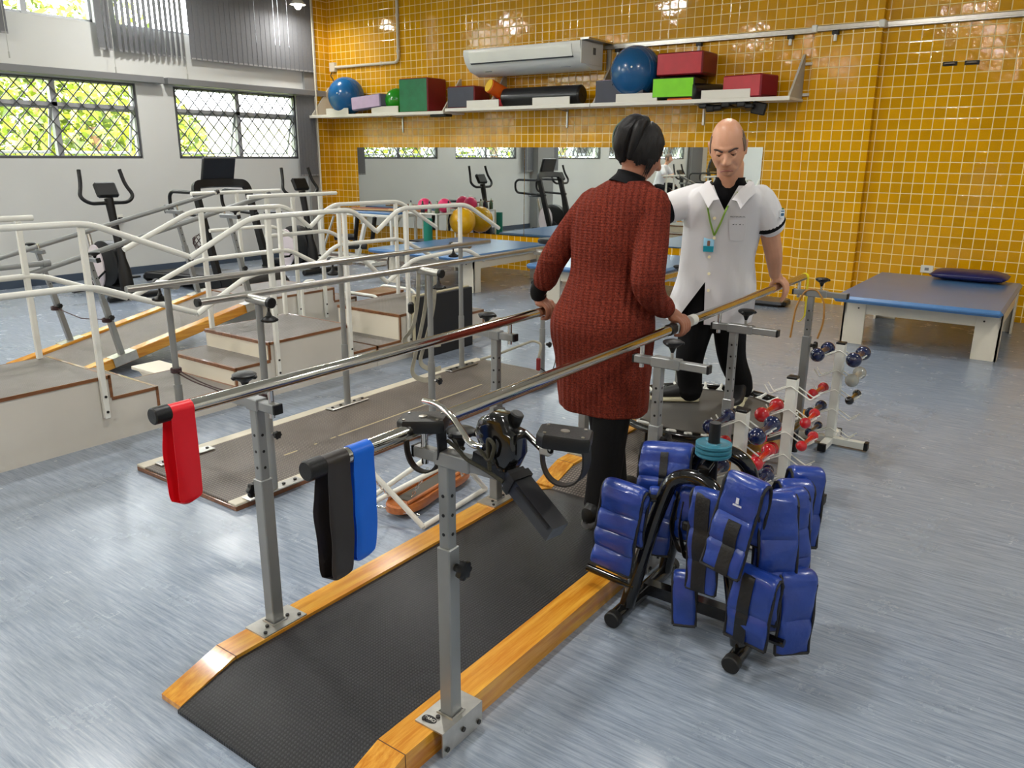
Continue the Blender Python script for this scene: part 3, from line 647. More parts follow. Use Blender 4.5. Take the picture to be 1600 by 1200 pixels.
for (x, y, sg) in ((-3.77, -7.28, -1), (-3.0, -7.28, 1), (-3.77, -6.11, -1), (-3.0, -6.11, 1), (-3.77, -4.93, -1), (-3.0, -4.93, 1)):
    xx = x-.03 if sg > 0 else x+.0
    p = part(MB().cyl((xx, y, .036), (xx, y, .44), .021, 16).cyl((xx, y, .44), (xx, y, .95), .0165, 16), 'post', GREYP, t)
    part(MB().bb(xx-.035, xx+.035, y-.16, y+.16, .036, .044, .003), 'base_plate', STEEL, p)
    b = MB()
    for dy in (-.13, -.06, .06, .13): b.cyl((xx, y+dy, .043), (xx, y+dy, .050), .009, 8)
    part(b, 'bolts', BOLT, p)
    part(MB().cyl((xx+.018, y, .33), (xx+.06, y, .33), .005, 8), 'clamp_screw', STEEL, p); part(knob_lobed(MB(), (xx+.055, y, .33), (1, 0, 0), .02, .016), 'clamp_knob', BLACKM, p)
    ri = -3.105 if sg > 0 else -3.68
    e = xx+sg*.095
    a = part(MB().cyl((ri, y, .972), (e, y, .965), .021, 18), 'cross_arm', STEEL, p)
    part(MB().cyl((e-sg*.02, y, .9655), (e+sg*.004, y, .965), .025, 18, bev=.003), 'end_cap', BLACKM, a)
    part(t_knob(MB().cyl((xx+sg*.07, y, .95), (xx+sg*.07, y, .90), .006, 8), (xx+sg*.07, y, .925), -1), 'knob', BLACKM, a)
for x in (-3.68, -3.105): part(MB().cyl((x, -7.54, .985), (x, -4.70 if x < -3.5 else -4.82, .985), .0165, 20), 'handrail', STEEL, t)
for x in (-3.105,): part(MB().cyl((x, -7.545, .985), (x, -7.53, .985), .019, 18), 'end_cap', BLACKM, t)
# elastic cords tied between posts
CORDM = M('dark_cord', c8(58, 32, 34), .7)
cm = MB()
for dz in (0, .014):
    pts = [V(-3.755, -7.28, .52-dz*1.2)]+[V(-3.755+.725*k/12, -7.28, .52-.04*math.sin(PI*k/12)-dz*(1+.3*math.sin(k))) for k in range(1, 12)]+[V(-3.03, -7.28, .50-dz)]
    cm.tube(pts, .0035, 6)
for k in range(5): cm.tube([V(-3.03+.024*math.cos(a*PI/6+k), -7.28+.024*math.sin(a*PI/6+k), .49+.008*k+.004*math.sin(a)) for a in range(12)], .005, 6, closed=True)
for k in range(3): cm.tube([V(-3.77+.024*math.cos(a*PI/6), -7.28+.024*math.sin(a*PI/6), .51+.008*k) for a in range(12)], .005, 6, closed=True)
solo(cm, 'tied_rope', CORDM, 'dark doubled cord tied low between the near posts of the cream-edged bars', 'cord')

# ============================================================ TRAINING STEPS
def stairs(label, prof, x0, x1, rails_n, rails_f, posts, mid=None):
    ys = [p[0] for p in prof]; t = thing('training_steps', label, 'training steps', ((x0+x1)/2, (min(ys)+max(ys))/2, 0))
    # carcass: side panels and risers
    out = [(ys[0], 0)]+prof+[(ys[-1], 0)]
    part(MB().prism(out, 0, x1-.016, x1), 'side_panel', PANEL, t); part(MB().prism(out, 0, x0, x0+.016), 'side_panel', PANEL, t)
    tr = MB(); ri = MB(); ed = MB()
    for (a, b_) in zip(out[:-1], out[1:]):
        if abs(a[1]-b_[1]) < 1e-6:
            tr.bb(x0+.004, x1-.004, min(a[0], b_[0])+.003, max(a[0], b_[0])-.003, a[1]-.016, a[1]+.003)
            ed.bb(x1-.002, x1+.005, min(a[0], b_[0]), max(a[0], b_[0]), a[1]-.016, a[1]+.004); ed.bb(x0-.005, x0+.002, min(a[0], b_[0]), max(a[0], b_[0]), a[1]-.016, a[1]+.004)
        else:
            z0, z1 = sorted((a[1], b_[1])); part(MB().bb(x0+.016, x1-.016, a[0]-.006, a[0]+.006, z0, z1-.014), 'riser', CREAM, t)
            ed.bb(x1-.002, x1+.005, a[0]-.008, a[0]+.008, z0+.002 if z0 > 0 else z1-.03, z1+.004)
            up = b_[1] > a[1]; ed.bb(x0, x1, a[0]-.010, a[0]+.010, z1-.018, z1+.004)
    part(tr, 'tread_covering', MATR, t); part(ed, 'edge_band', WOODX, t)
    for pth, xx in [(r, x1+.03) for r in rails_n]+[(r, x0+.012) for r in rails_f]:
        part(MB().tube(fil([(xx, y, z) for y, z in pth], .09, 7), .0175, 14), 'handrail', WHITEP, t)
    for (y, side, z0, z1) in posts:
        xx = x1+.02 if side else x0+.012
        p = part(MB().bb(xx-.0145, xx+.0145, y-.016, y+.016, z0, z1, .004), 'rail_post', WHITEP, t)
        if side: part(MB().cyl((xx+.014, y, z0+.04), (xx+.018, y, z0+.04), .008, 10).cyl((xx+.014, y, z0+.13), (xx+.018, y, z0+.13), .008, 10), 'bolts', BOLT, p)
    return t
SX0, SX1 = -5.135, -4.41
stairs('white training steps with brown edges and tubular rails at the left edge of the view',
       [(-8.75, .13), (-8.75, .262), (-8.45, .262), (-8.45, .388), (-7.315, .388), (-7.315, .258), (-7.04, .258), (-7.04, .131), (-6.50, .131)],
       SX0, SX1, [[(-8.9, 1.06), (-8.45, 1.25), (-7.33, 1.245), (-6.76, 1.015)], [(-8.9, .72), (-8.45, .915), (-7.36, .908), (-6.75, .67)]],
       [[(-8.6, 1.24), (-7.28, 1.236)], [(-8.9, .72), (-8.45, .9), (-7.30, .896), (-6.77, .685)]],
       [(-8.4, 1, .15, 1.24), (-8.4, 0, .388, 1.22), (-7.365, 1, .15, 1.24), (-7.365, 0, .388, 1.22)])
stairs('middle white training steps climbing to a landing, with peaked tubular rails',
       [(-6.487, .13), (-6.487, .253), (-6.21, .253), (-6.21, .376), (-5.469, .376), (-5.469, .16), (-5.20, .16)],
       SX0, SX1, [[(-6.75, 1.005), (-6.30, 1.215), (-5.42, 1.225), (-5.195, 1.06)], [(-6.74, .66), (-6.33, .86), (-5.36, .882), (-5.09, .655)]],
       [[(-6.75, 1.0), (-6.22, 1.225), (-5.42, 1.222), (-5.20, 1.05)], [(-6.75, .68), (-6.22, .88), (-5.42, .885), (-5.15, .75)]],
       [(-6.16, 1, .12, 1.21), (-6.16, 0, .376, 1.21), (-5.49, 1, .07, 1.21), (-5.49, 0, .376, 1.21)])
stairs('far white training steps box beside the leaning black board, with tubular rails',
       [(-5.195, .16), (-4.93, .16), (-4.93, .368), (-4.12, .368), (-4.12, .25), (-3.84, .25), (-3.84, .13), (-3.58, .13)],
       SX0, SX1, [[(-5.185, 1.05), (-4.93, 1.21), (-4.10, 1.205), (-3.64, .975)], [(-5.08, .66), (-4.80, .80), (-4.12, .83), (-3.86, .71)]],
       [[(-5.19, 1.045), (-4.95, 1.21), (-4.15, 1.205), (-3.65, .945)], [(-5.12, .76), (-4.92, .88), (-4.17, .875), (-3.64, .64)]],
       [(-4.845, 1, .12, 1.2), (-4.88, 0, .368, 1.2), (-4.18, 1, .12, 1.2), (-4.2, 0, .368, 1.2)])
solo(MB().bb(-5.47, -5.15, -6.62, -6.40, .105, .130, .003).prism([(-5.42, .105), (-5.16, .105), (-5.16, .03), (-5.30, .03)], 1, -6.60, -6.58), 'board_end', CREAM, 'cream board end with orange edge sticking out behind the middle steps', 'board')
# ---- sloping ramp with wooden edges and leaning posts, joined to a landing
RX0, RX1 = -6.62, -5.78; ry0, ry1, rz0, rz1 = -6.98, -5.20, .02, .375
sl = math.atan2(rz1-rz0, ry1-ry0); RR = rot('X', math.degrees(sl))
t = thing('ramp', 'sloping grey ramp with orange wooden edges and leaning grey rail posts', 'ramp', (-6.2, -6.1, 0))
L = math.hypot(ry1-ry0, rz1-rz0); mid = V((RX0+RX1)/2, (ry0+ry1)/2, (rz0+rz1)/2)
for xx in (RX0+.045, RX1-.045): part(MB().box(V(xx, mid.y, mid.z-.028+.02), (.09, L, .075), .004, RR), 'side_board', WOOD, t)
part(MB().box(V(mid.x, mid.y, mid.z-.006), (RX1-RX0-.18, L, .03), 0, RR), 'ramp_mat', MATR, t)
nrm = RR @ V(0, 0, 1); alg = RR @ V(0, 1, 0)
for xx, sg in ((RX0+.03, -1), (RX1-.03, 1)):
    for yy in (-6.50, -5.31):
        b = V(xx, yy, rz0+(yy-ry0)*math.tan(sl)+.03)
        p = part(MB().tube([b, b+nrm*.44], 0, flat=(.038, .038), up=(1, 0, 0)).tube([b+nrm*.42, b+nrm*.74], 0, flat=(.030, .030), up=(1, 0, 0)), 'post', GREYP, t)
        part(MB().box(b+V(0, 0, 0), (.10, .19, .006), 0, RR).box(b+V(sg*.046, 0, 0)-nrm*.03, (.005, .19, .07), 0, RR), 'base_plate', PLATEM, p)
        bc = b+nrm*.745; part(MB().box(bc+V(-sg*.03+sg*.04, 0, 0), (.24, .03, .03), .003, RR), 'bracket', GREYP, p)
        part(MB().box(bc+V(sg*.135, 0, 0), (.012, .032, .032), .002, RR), 'end_cap', BLACKM, p)
        part(t_knob(MB(), bc+V(sg*.09, 0, .01)), 'knob', BLACKM, p); part(MB().cyl(bc-V(sg*.05, 0, 0), bc-V(sg*.05, 0, 0)+nrm*.06, .008, 10), 'pin', CHROME, p)
        part(knob_lobed(MB(), b+nrm*.30+V(.035, 0, 0), (1, 0, 0), .02, .018), 'clamp_knob', BLACKM, p)
        h = MB()
        for k in range(4): h.cyl(b+nrm*(.48+.06*k)+V(.0148, 0, 0), b+nrm*(.48+.06*k)+V(.016, 0, 0), .005, 8)
        part(h, 'peg_holes', BLACKM, p)
for xx in (-6.56, -5.82):
    a = V(xx, -7.10, .80) if xx > -6 else V(xx, -7.3, .77); b_ = V(xx, -5.02, 1.275)
    q = part(MB().cyl(a, b_, .019, 18), 'handrail', GREYP, t)
    part(MB().cyl(a, a+(b_-a).normalized()*.035, .023, 16), 'end_cap', BLACKM, q); part(MB().cyl(b_-(b_-a).normalized()*.03, b_, .023, 16), 'end_cap', BLACKM, q)
    if xx > -6: z = V(xx, -7.02, .86); part(MB().cyl(V(xx, -7.9, .865), V(xx, -6.93, .875), .019, 16).cyl(V(xx, -6.96, .875), V(xx, -6.91, .875), .023, 16), 'handrail', GREYP, t)
cm = MB(); cm.tube([V(-6.58, -6.575, .42), V(-6.2, -6.575, .385), V(-5.82, -6.575, .42)], .004, 6)
for x in (-6.59, -5.81):
    for k in range(3): cm.tube([V(x+.03*math.cos(a*PI/6), -6.575+.03*math.sin(a*PI/6), .41+.01*k) for a in range(12)], .006, 6, closed=True)
for k in range(4): cm.tube([V(-6.58+.07*math.cos(a*PI/5+k), -5.25+.05*math.sin(a*PI/5+k), .80+.02*k+.05*math.sin(a*1.3+k)) for a in range(10)], .004, 6, closed=True)
solo(cm, 'tied_rope', CORDM, 'dark red cord stretched between the leaning posts of the ramp', 'cord')
t = stairs('pale far landing at the top of the ramp with steps going down to the right', [(-5.18, .385), (-4.40, .385), (-4.40, .262), (-4.12, .262), (-4.12, .13), (-3.85, .13)],
       RX0+.05, RX1, [[(-5.30, 1.265), (-4.33, 1.265)], [(-5.15, .93), (-4.45, .93), (-4.2, .80)]], [[(-5.30, 1.265), (-4.33, 1.265)], [(-5.15, .93), (-4.45, .93), (-4.2, .80)]],
       [(-4.83, 1, .12, 1.26), (-4.52, 1, .12, 1.26), (-5.1, 1, .2, 1.26), (-4.83, 0, .385, 1.26), (-4.5, 0, .385, 1.26)])
# low white tubular frame on the floor behind the steps
t = thing('low_frame', 'low white tubular frame with brown board standing between the steps and the treatment tables', 'frame', (-5.6, -4.0, 0))
for yy in (-4.25, -3.75):
    part(MB().tube(fil([(-5.85, yy, 0), (-5.80, yy, .33), (-5.35, yy, .33), (-5.18, yy, .02)], .06, 6), .014, 10), 'tube', WHITEP, t)
part(MB().bb(-5.75, -5.45, -4.22, -3.78, .30, .325, .004), 'board', WOODX, t)
part(MB().tube([(-5.5, -3.75, .31), (-5.5, -3.75, .01)], .008, 8).tube([(-5.8, -4.25, .15), (-5.8, -3.75, .15)], .010, 8), 'strut', WHITEP, t)
t = thing('wall_hook_stand', 'white cane-shaped tube hooked over beside the middle steps', 'cane', (-5.20, -5.1, 0))
part(MB().tube(fil([(-5.20, -5.25, 0), (-5.20, -5.25, .56), (-5.20, -5.21, .60), (-5.19, -5.12, .60), (-5.19, -5.10, .53)], .05, 7), .014, 12), 'shaft', WHITEP, t)
# black board leaning against the steps
t = thing('black_board', 'upright black board with beige edge behind the cream-edged runway', 'board', (-4.27, -4.5, 0))
part(MB().bb(-4.31, -4.275, -4.86, -4.16, 0, .515, .004), 'panel', M('black_felt', c8(24, 26, 30), .75), t)
part(MB().bb(-4.345, -4.31, -4.86, -4.16, 0, .525, .004), 'backing', M('beige_edge', c8(176, 168, 140), .5), t)
t = thing('webbing_straps', 'beige webbing straps hanging from the middle cross arm of the cream-edged bars', 'strap', (-3.13, -6.05, .3))
WEB = M('beige_webbing', c8(158, 154, 138), .8, 0, .1, 40)
for k, (dx, dy, zl) in enumerate(((0, 0, .34), (.02, .05, .40), (-.03, -.04, .55))):
    part(MB().tube(fil([(-3.12+dx, -6.03+dy, .97), (-3.12+dx, -6.04+dy, .78), (-3.13+dx, -6.08+dy, .62), (-3.17+dx, -6.14+dy, zl), (-3.13+dx, -6.06+dy, zl-.05), (-3.06, -5.99, zl-.03)], .08, 6), 0, flat=(.030, .004)), 'strap', WEB, t)
part(MB().box((-3.19, -6.10, .74), (.035, .04, .07), .012), 'buckle', BLACKM, t)
t = thing('bed_control', 'small red and black hand control hanging on a cable at the cream-edged bars', 'control', (-3.02, -4.98, .25))
part(MB().box((-3.0, -5.02, .20), (.03, .02, .09), .005), 'handset', M('dark_red_plastic', c8(120, 22, 22), .4), t)
part(MB().tube(fil([(-3.0, -5.02, .25), (-3.0, -4.98, .34), (-3.06, -5.0, .36), (-3.16, -5.3, .30), (-3.22, -5.4, .28)], .05), .009, 8), 'hose', WEB, t)
part(MB().tube(fil([(-3.0, -5.0, .17), (-2.97, -4.9, .10), (-2.98, -4.82, .2), (-3.0, -4.8, .4), (-3.03, -4.75, .15), (-3.0, -4.6, .05)], .05), .004, 6), 'cable', BLACKM, t)

# ============================================================ TREATMENT TABLES AND BENCH
def table(name, label, cat, x0, x1, y0, y1, z, legs, th=.055, legw=.19, base=CREAM, apron=.13):
    t = thing(name, label, cat, ((x0+x1)/2, (y0+y1)/2, 0))
    part(MB().bb(x0, x1, y0, y1, z-th, z, .022), 'padded_top', VBLUE, t)
    lx0, lx1, ly0, ly1 = legs
    part(MB().bb(lx0+.01, lx1-.01, ly0+.012, ly0+.032, z-th-apron, z-th).bb(lx0+.01, lx1-.01, ly1-.032, ly1-.012, z-th-apron, z-th).bb(lx0+.012, lx0+.032, ly0, ly1, z-th-apron, z-th).bb(lx1-.032, lx1-.012, ly0, ly1, z-th-apron, z-th), 'apron', base, t)
    for xx, sx in ((lx0, 1), (lx1, -1)):
        for yy, sy in ((ly0, 1), (ly1, -1)):
            a, b_ = sorted((xx, xx+sx*legw)); c, d = sorted((yy, yy+sy*.02)); e, f = sorted((yy, yy+sy*.12)); g, h = sorted((xx, xx+sx*.02))
            l = part(MB().bb(a, b_, c, d, 0, z-th, .002).bb(g, h, e, f, 0, z-th, .002), 'leg', base, t)
            if sy > 0:
                s = MB()
                for (u, v) in ((.04, .03), (.13, .08)): s.cyl((xx+sx*u, yy-.004, z-th-v), (xx+sx*u, yy, z-th-v), .008, 10)
                part(s, 'screws', BOLT, l)
    return t
table('treatment_bench', 'wide low bench with blue padded top and cream legs, under the navy pillow', 'bench', -1.735, -.455, -2.32, -.48, .462, (-1.70, -.465, -2.05, -.58))
table('treatment_table', 'low blue-topped treatment table against the mirror wall, behind the steps', 'table', -7.42, -5.88, -2.36, -.45, .475, (-7.40, -5.95, -2.02, -.55))
table('treatment_table', 'low blue-topped treatment table half hidden behind the standing woman', 'table', -5.07, -3.62, -2.22, -.42, .455, (-4.90, -3.75, -2.06, -.5))
p = MB(); R = []
for i in range(25):
    s = i/24*2-1; w_ = max(0., 1-abs(s)**5)
    ring = []
    for k in range(24):
        a = 2*PI*k/24; c_, s_ = math.cos(a), math.sin(a)
        yy = .215*math.copysign(abs(c_)**.6, c_)*(.93+.07*w_); zz = .052*math.copysign(abs(s_)**.8, s_)*(w_**.6)*(1+.12*noise.noise(V(i*.5, k*.4, 2)))*(1-.5*abs(c_)**4)
        ring.append(V(-.90+s*.335, -.60+yy*.9, .462+.052+zz*.95))
    R.append(ring)
p.rings(R); t = thing('pillow', 'shiny navy blue pillow lying on the wide padded bench', 'pillow', (-.90, -.60, .462))
part(p, 'cover', NAVY, t); part(MB().box((-.90, -.815, .506), (.60, .012, .012), .004), 'piping', NAVY, t)
t = thing('floor_scale', 'flat black platform lying on the floor against the tiled pilaster', 'scale', (-2.95, -.55, 0))
part(MB().bb(-3.22, -2.66, -.72, -.40, .03, .065, .006), 'platform', M('dark_grey_top', c8(84, 86, 90), .3), t); part(MB().bb(-3.18, -2.70, -.69, -.43, 0, .03).bb(-2.70, -2.62, -.66, -.5, .02, .06, .004), 'base', BLACKM, t)
# rolling stool
t = thing('rolling_stool', 'round black rolling stool with chrome base next to the woman, by the mirror wall', 'stool', (-5.62, -.85, 0))
part(MB().lathe([(.01, .53), (.16, .53), (.175, .545), (.175, .57), (.155, .59), (.01, .595)], (-5.62, -.85, 0), seg=32), 'seat', FK, t)
part(MB().cyl((-5.62, -.85, .12), (-5.62, -.85, .53), .018, 14), 'column', CHROME, t)
for k in range(5):
    a = k*2*PI/5+.3; q = V(-5.62+.24*math.cos(a), -.85+.24*math.sin(a), .08)
    l = part(MB().tube([V(-5.62, -.85, .13), q], [.016, .011], 10), 'leg', CHROME, t); part(MB().cyl(q+V(-.012, 0, -.052), q+V(.012, 0, -.052), .027, 14), 'castor', BLACKM, l)
# table with sticks in the far left corner
t = thing('narrow_table', 'white table with a blue mat top piled with sticks in the tiled corner', 'table', (-9.2, -.55, 0))
part(MB().bb(-10.15, -8.45, -.85, -.22, .705, .745, .006), 'top', WHITEP, t); part(MB().bb(-10.10, -8.50, -.82, -.25, .745, .775, .01), 'mat', VBLUE, t)
for (a, b_) in ((-10.1, -.80), (-8.5, -.80), (-10.1, -.27), (-8.5, -.27), (-9.27, -.80)): part(MB().bb(a-.02, a+.02, b_-.02, b_+.02, 0, .705, .003), 'leg', WHITEP, t)
part(MB().tube([(-10.1, -.80, .10), (-8.5, -.80, .10)], .018, 8).tube([(-10.05, -.80, .12), (-9.75, -.80, .68)], 0, flat=(.03, .02)), 'brace', WHITEP, t)
SK = [M('stick_tan', c8(190, 150, 96), .5), M('stick_red', c8(120, 30, 30), .5), M('stick_brown', c8(140, 92, 60), .5)]
for i in range(7):
    a = -9.75+.05*i; rr = random.Random(i)
    solo(MB().cyl((a, -.40-.05*i, .79+.006*(i % 3)), (a+1.15+.04*i, -.38-.05*(i % 4), .80+.012*(i % 2)), .013, 10), 'exercise_stick', SK[i % 3],
         ['tan', 'dark red', 'brown'][i % 3]+' exercise stick on the corner table, '+['rearmost in the pile', 'second from the wall', 'third from the wall', 'in the middle of the pile', 'third from the front', 'second from the front', 'frontmost in the pile'][i], 'stick', 'exercise sticks on the corner table')
solo(MB().cyl((-8.85, -.35, .80), (-7.75, -.75, .92), .009, 8), 'exercise_stick', SK[2], 'thin brown stick resting slanted over the end of the corner table', 'stick')
t = thing('bench_machine', 'dark exercise machine with black rollers under the corner table', 'exercise machine', (-9.2, -1.0, 0))
part(MB().tube([(-9.9, -1.05, .06), (-8.6, -1.05, .06)], 0, flat=(.05, .05)).tube([(-9.0, -1.05, .06), (-8.85, -1.0, .62)], 0, flat=(.05, .05)).tube([(-8.6, -1.25, .04), (-8.6, -.85, .04)], 0, flat=(.05, .05)).tube([(-9.9, -1.25, .04), (-9.9, -.85, .04)], 0, flat=(.05, .05)), 'frame', WHITEP, t)
for z, x in ((.40, -9.25), (.28, -9.0)): part(MB().cyl((x-.12, -1.15, z), (x+.12, -.95, z), .05, 18, bev=.008), 'roller', FK, t)
for x in (-9.15, -8.78): part(MB().box((x, -.90, .52), (.05, .06, .40), .01, rot('Y', 12)), 'strap', BLACKM, t)
t = thing('rolling_cart', 'small white tubular cart carrying pink balls and bottles', 'cart', (-8.0, -.55, 0))
c = MB()
for (a, b_) in ((-8.32, -.72), (-7.68, -.72), (-8.32, -.30), (-7.68, -.30)): c.cyl((a, b_, .05), (a, b_, .79), .014, 10)
for z in (.79, .36): c.tube([(-8.32, -.72, z), (-7.68, -.72, z), (-7.68, -.30, z), (-8.32, -.30, z)], .013, 8, closed=True)
part(c, 'frame', WHITEP, t); part(MB().bb(-8.31, -7.69, -.71, -.31, .775, .785).bb(-8.31, -7.69, -.71, -.31, .345, .355), 'shelves', STEEL, t)
solo(MB().bb(-8.25, -7.95, -.70, -.35, .357, .39, .006), 'flat_case', BLACKM, 'black flat case on the lower tier of the white cart', 'case')
PINK = M('pink_rubber', c8(232, 52, 110), .35)
for i, (x, y) in enumerate(((-8.13, -.46), (-7.86, -.32))):
    solo(MB().sph((x, y, .785+.105), .105, 24, 16), 'small_ball', PINK, ['pink ball on the white cart, left of the bottles', 'pink ball on the white cart, close to the mirror'][i], 'ball')
BOT = [M('bottle_clear', c8(180, 190, 176), .15), M('bottle_dark', c8(44, 46, 60), .25), M('bottle_green', c8(70, 96, 70), .25)]
for i, (x, y) in enumerate(((-8.26, -.62), (-8.02, -.63), (-7.95, -.56), (-7.86, -.66), (-7.78, -.58), (-7.72, -.66), (-7.72, -.40))):
    t = thing('bottle', ['pale', 'dark', 'green'][i % 3]+' squeeze bottle on the white cart, '+['at its left end', 'second from the left', 'behind the dark pair', 'in the middle', 'fifth from the left', 'at the right front corner', 'at the right rear corner'][i], 'bottle', (x, y, .786), 'bottles on the white cart')
    part(MB().lathe([(.005, 0), (.028, .002), (.03, .02), (.03, .11), (.014, .14), (.012, .15)], (x, y, .786), seg=14), 'body', BOT[i % 3], t); part(MB().lathe([(.012, .148), (.013, .15), (.009, .18), (.003, .182)], (x, y, .786), seg=10), 'cap', BOT[(i+1) % 3], t)
solo(MB().lathe([(.02, 0), (.062, 0), (.064, .01), (.064, .74), (.02, .745)], (-7.72, -.86, 0), seg=24), 'foam_roller', M('teal_foam', c8(6, 122, 102), .6), 'tall teal foam roller standing on end in front of the white cart', 'foam roller')
ball(-7.60, -.225, .476, .195, c8(226, 172, 8), 'yellow exercise ball on the treatment table against the mirror')

# ============================================================ EXERCISE MACHINES BY THE WINDOW WALL
PINKW = M('pale_pink_plastic', c8(226, 214, 218), .35)
def bike(x, y, label):
    t = thing('exercise_bike', label, 'exercise bike', (x, y, 0)); P = lambda a, b_, c_: V(x+a, y+b_, c_)
    part(MB().box(P(-.15, 0, .10), (.95, .09, .09), .02), 'frame_beam', BLACKM, t)
    for dx, w_ in ((.38, .62), (-.60, .46)):
        part(MB().cyl(P(dx, -w_/2, .045), P(dx, w_/2, .045), .038, 16, bev=.008), 'foot_bar', BLACKM, t)
    R = [[P(-.10+.30*math.cos(a*PI/14)*k, s*.065, .38+.26*math.sin(a*PI/14)*k) for a in range(28)] for s, k in ((-1.1, .75), (-1, .96), (-.9, 1), (.9, 1), (1, .96), (1.1, .75))]
    sh = part(MB().rings(R), 'flywheel_housing', BLACKM, t)
    part(MB().rings([[P(-.24+.17*math.cos(a*PI/12), s, .33+.26*math.sin(a*PI/12)) for a in range(24)] for s in (-.088, -.072)]), 'side_shell', PINKW, sh)
    part(MB().rings([[P(-.24+.17*math.cos(a*PI/12), s, .33+.26*math.sin(a*PI/12)) for a in range(24)] for s in (.072, .088)]), 'side_shell', PINKW, sh)
    part(MB().tube(fil([P(.22, 0, .12), P(.20, 0, .45), P(.10, 0, 1.02), P(.07, 0, 1.12)], .15, 6), [.062]*2+[.045]*12+[.040]*2, 14) if False else MB().tube([P(.24, 0, .12), P(.22, 0, .32), P(.20, 0, .45), P(.13, 0, .85), P(.08, 0, 1.12)], [.075, .07, .046, .042, .048], 16), 'mast', BLACKM, t)
    part(MB().box(P(.05, 0, 1.21), (.06, .25, .18), .02, rot('Y', -28)), 'console', BLACKM, t)
    part(MB().box(P(.017, 0, 1.222), (.008, .16, .10), .002, rot('Y', -28)), 'screen', M('dark_screen', c8(40, 52, 58), .15), t)
    part(MB().tube(fil([P(-.04, -.23, 1.43), P(.0, -.25, 1.27), P(.06, -.31, 1.14), P(.09, -.22, 1.07), P(.09, .22, 1.07), P(.06, .31, 1.14), P(.0, .25, 1.27), P(-.04, .23, 1.43)], .07, 6), .021, 12), 'handlebar', BLACKM, t)
    part(MB().tube([P(-.38, 0, .30), P(-.50, 0, .74)], .024, 12), 'seat_post', STEEL, t)
    part(MB().rings([[P(-.56+u, .0+w_*math.cos(a*PI/8), .80+.025*math.sin(a*PI/8)) for a in range(16)] for u, w_ in ((-.13, .05), (-.11, .10), (-.02, .115), (.06, .06), (.15, .028), (.17, .015))]), 'saddle', BLACKM, t)
    for s in (-1, 1): part(MB().tube([P(-.02, s*.10, .30), P(-.02+s*.12, s*.12, .22)], .012, 8).box(P(-.02+s*.12, s*.18, .22), (.09, .10, .025), .006), 'pedal', BLACKM, t)
    return t
bike(-9.10, -4.75, 'black upright exercise bike with pale pink side covers, left of the treadmill')
bike(-9.05, -2.05, 'black upright exercise bike between the treadmill and the tiled corner')
bike(-8.82, -10.0, 'exercise bike with a rider, seen only in the mirror')
def treadmill(x, y, label):
    t = thing('treadmill', label, 'treadmill', (x, y, 0)); P = lambda a, b_, c_: V(x+a, y+b_, c_)
    part(MB().hull([P(-1.55, s*.36, z) for s in (-1, 1) for z in (.06, .12)]+[P(.05, s*.36, z) for s in (-1, 1) for z in (.06, .19)]), 'deck', BLACKM, t)
    part(MB().hull([P(-1.57, s*.25, z) for s in (-1, 1) for z in (.11, .125)]+[P(.0, s*.25, z) for s in (-1, 1) for z in (.11, .198)]), 'belt', RUBBER, t)
    part(MB().hull([P(a, s*.38, z) for s in (-1, 1) for a, z in ((0, .05), (.38, .05), (.02, .27), (.30, .22), (.40, .12))]), 'motor_hood', BLACKM, t)
    part(MB().box(P(-1.58, 0, .07), (.10, .74, .12), .04), 'rear_roller_cover', BLACKM, t)
    for s in (-1, 1):
        part(MB().hull([P(a, s*.36+b_, z) for b_ in (-.025, .025) for a, z in ((.02, .10), (.12, .10), (-.30, 1.20), (-.21, 1.20))]), 'upright', BLACKM, t)
        part(MB().tube(fil([P(-.10, s*.36, .90), P(-.75, s*.36, .93), P(-.80, s*.36, 1.00), P(-.80, s*.36, 1.12), P(-.74, s*.36, 1.17), P(-.24, s*.36, 1.17)], .06, 6), .021, 12), 'side_rail', BLACKM, t)
    part(MB().tube(fil([P(-.24, -.36, 1.16), P(-.27, -.34, 1.26), P(-.30, -.15, 1.27), P(-.30, .15, 1.27), P(-.27, .34, 1.26), P(-.24, .36, 1.16)], .08, 6), 0, flat=(.09, .05)), 'cross_bar', BLACKM, t)
    c_ = part(MB().box(P(-.30, 0, 1.42), (.05, .44, .30), .012, rot('Y', 16)), 'console', M('console_grey', c8(24, 25, 28), .4), t)
    part(MB().box(P(-.338, 0, 1.425), (.006, .38, .16), .002, rot('Y', 16)), 'screen', M('dark_screen', c8(40, 52, 58), .15), c_); part(MB().box(P(-.268, 0, 1.48), (.012, .36, .10), .004, rot('Y', 16)), 'rear_cover', BLACKM, c_)
    return t
treadmill(-8.30, -3.60, 'black treadmill with an upright console between the two exercise bikes')
treadmill(-8.6, -12.4, 'black treadmill by the window wall seen only in the mirror')

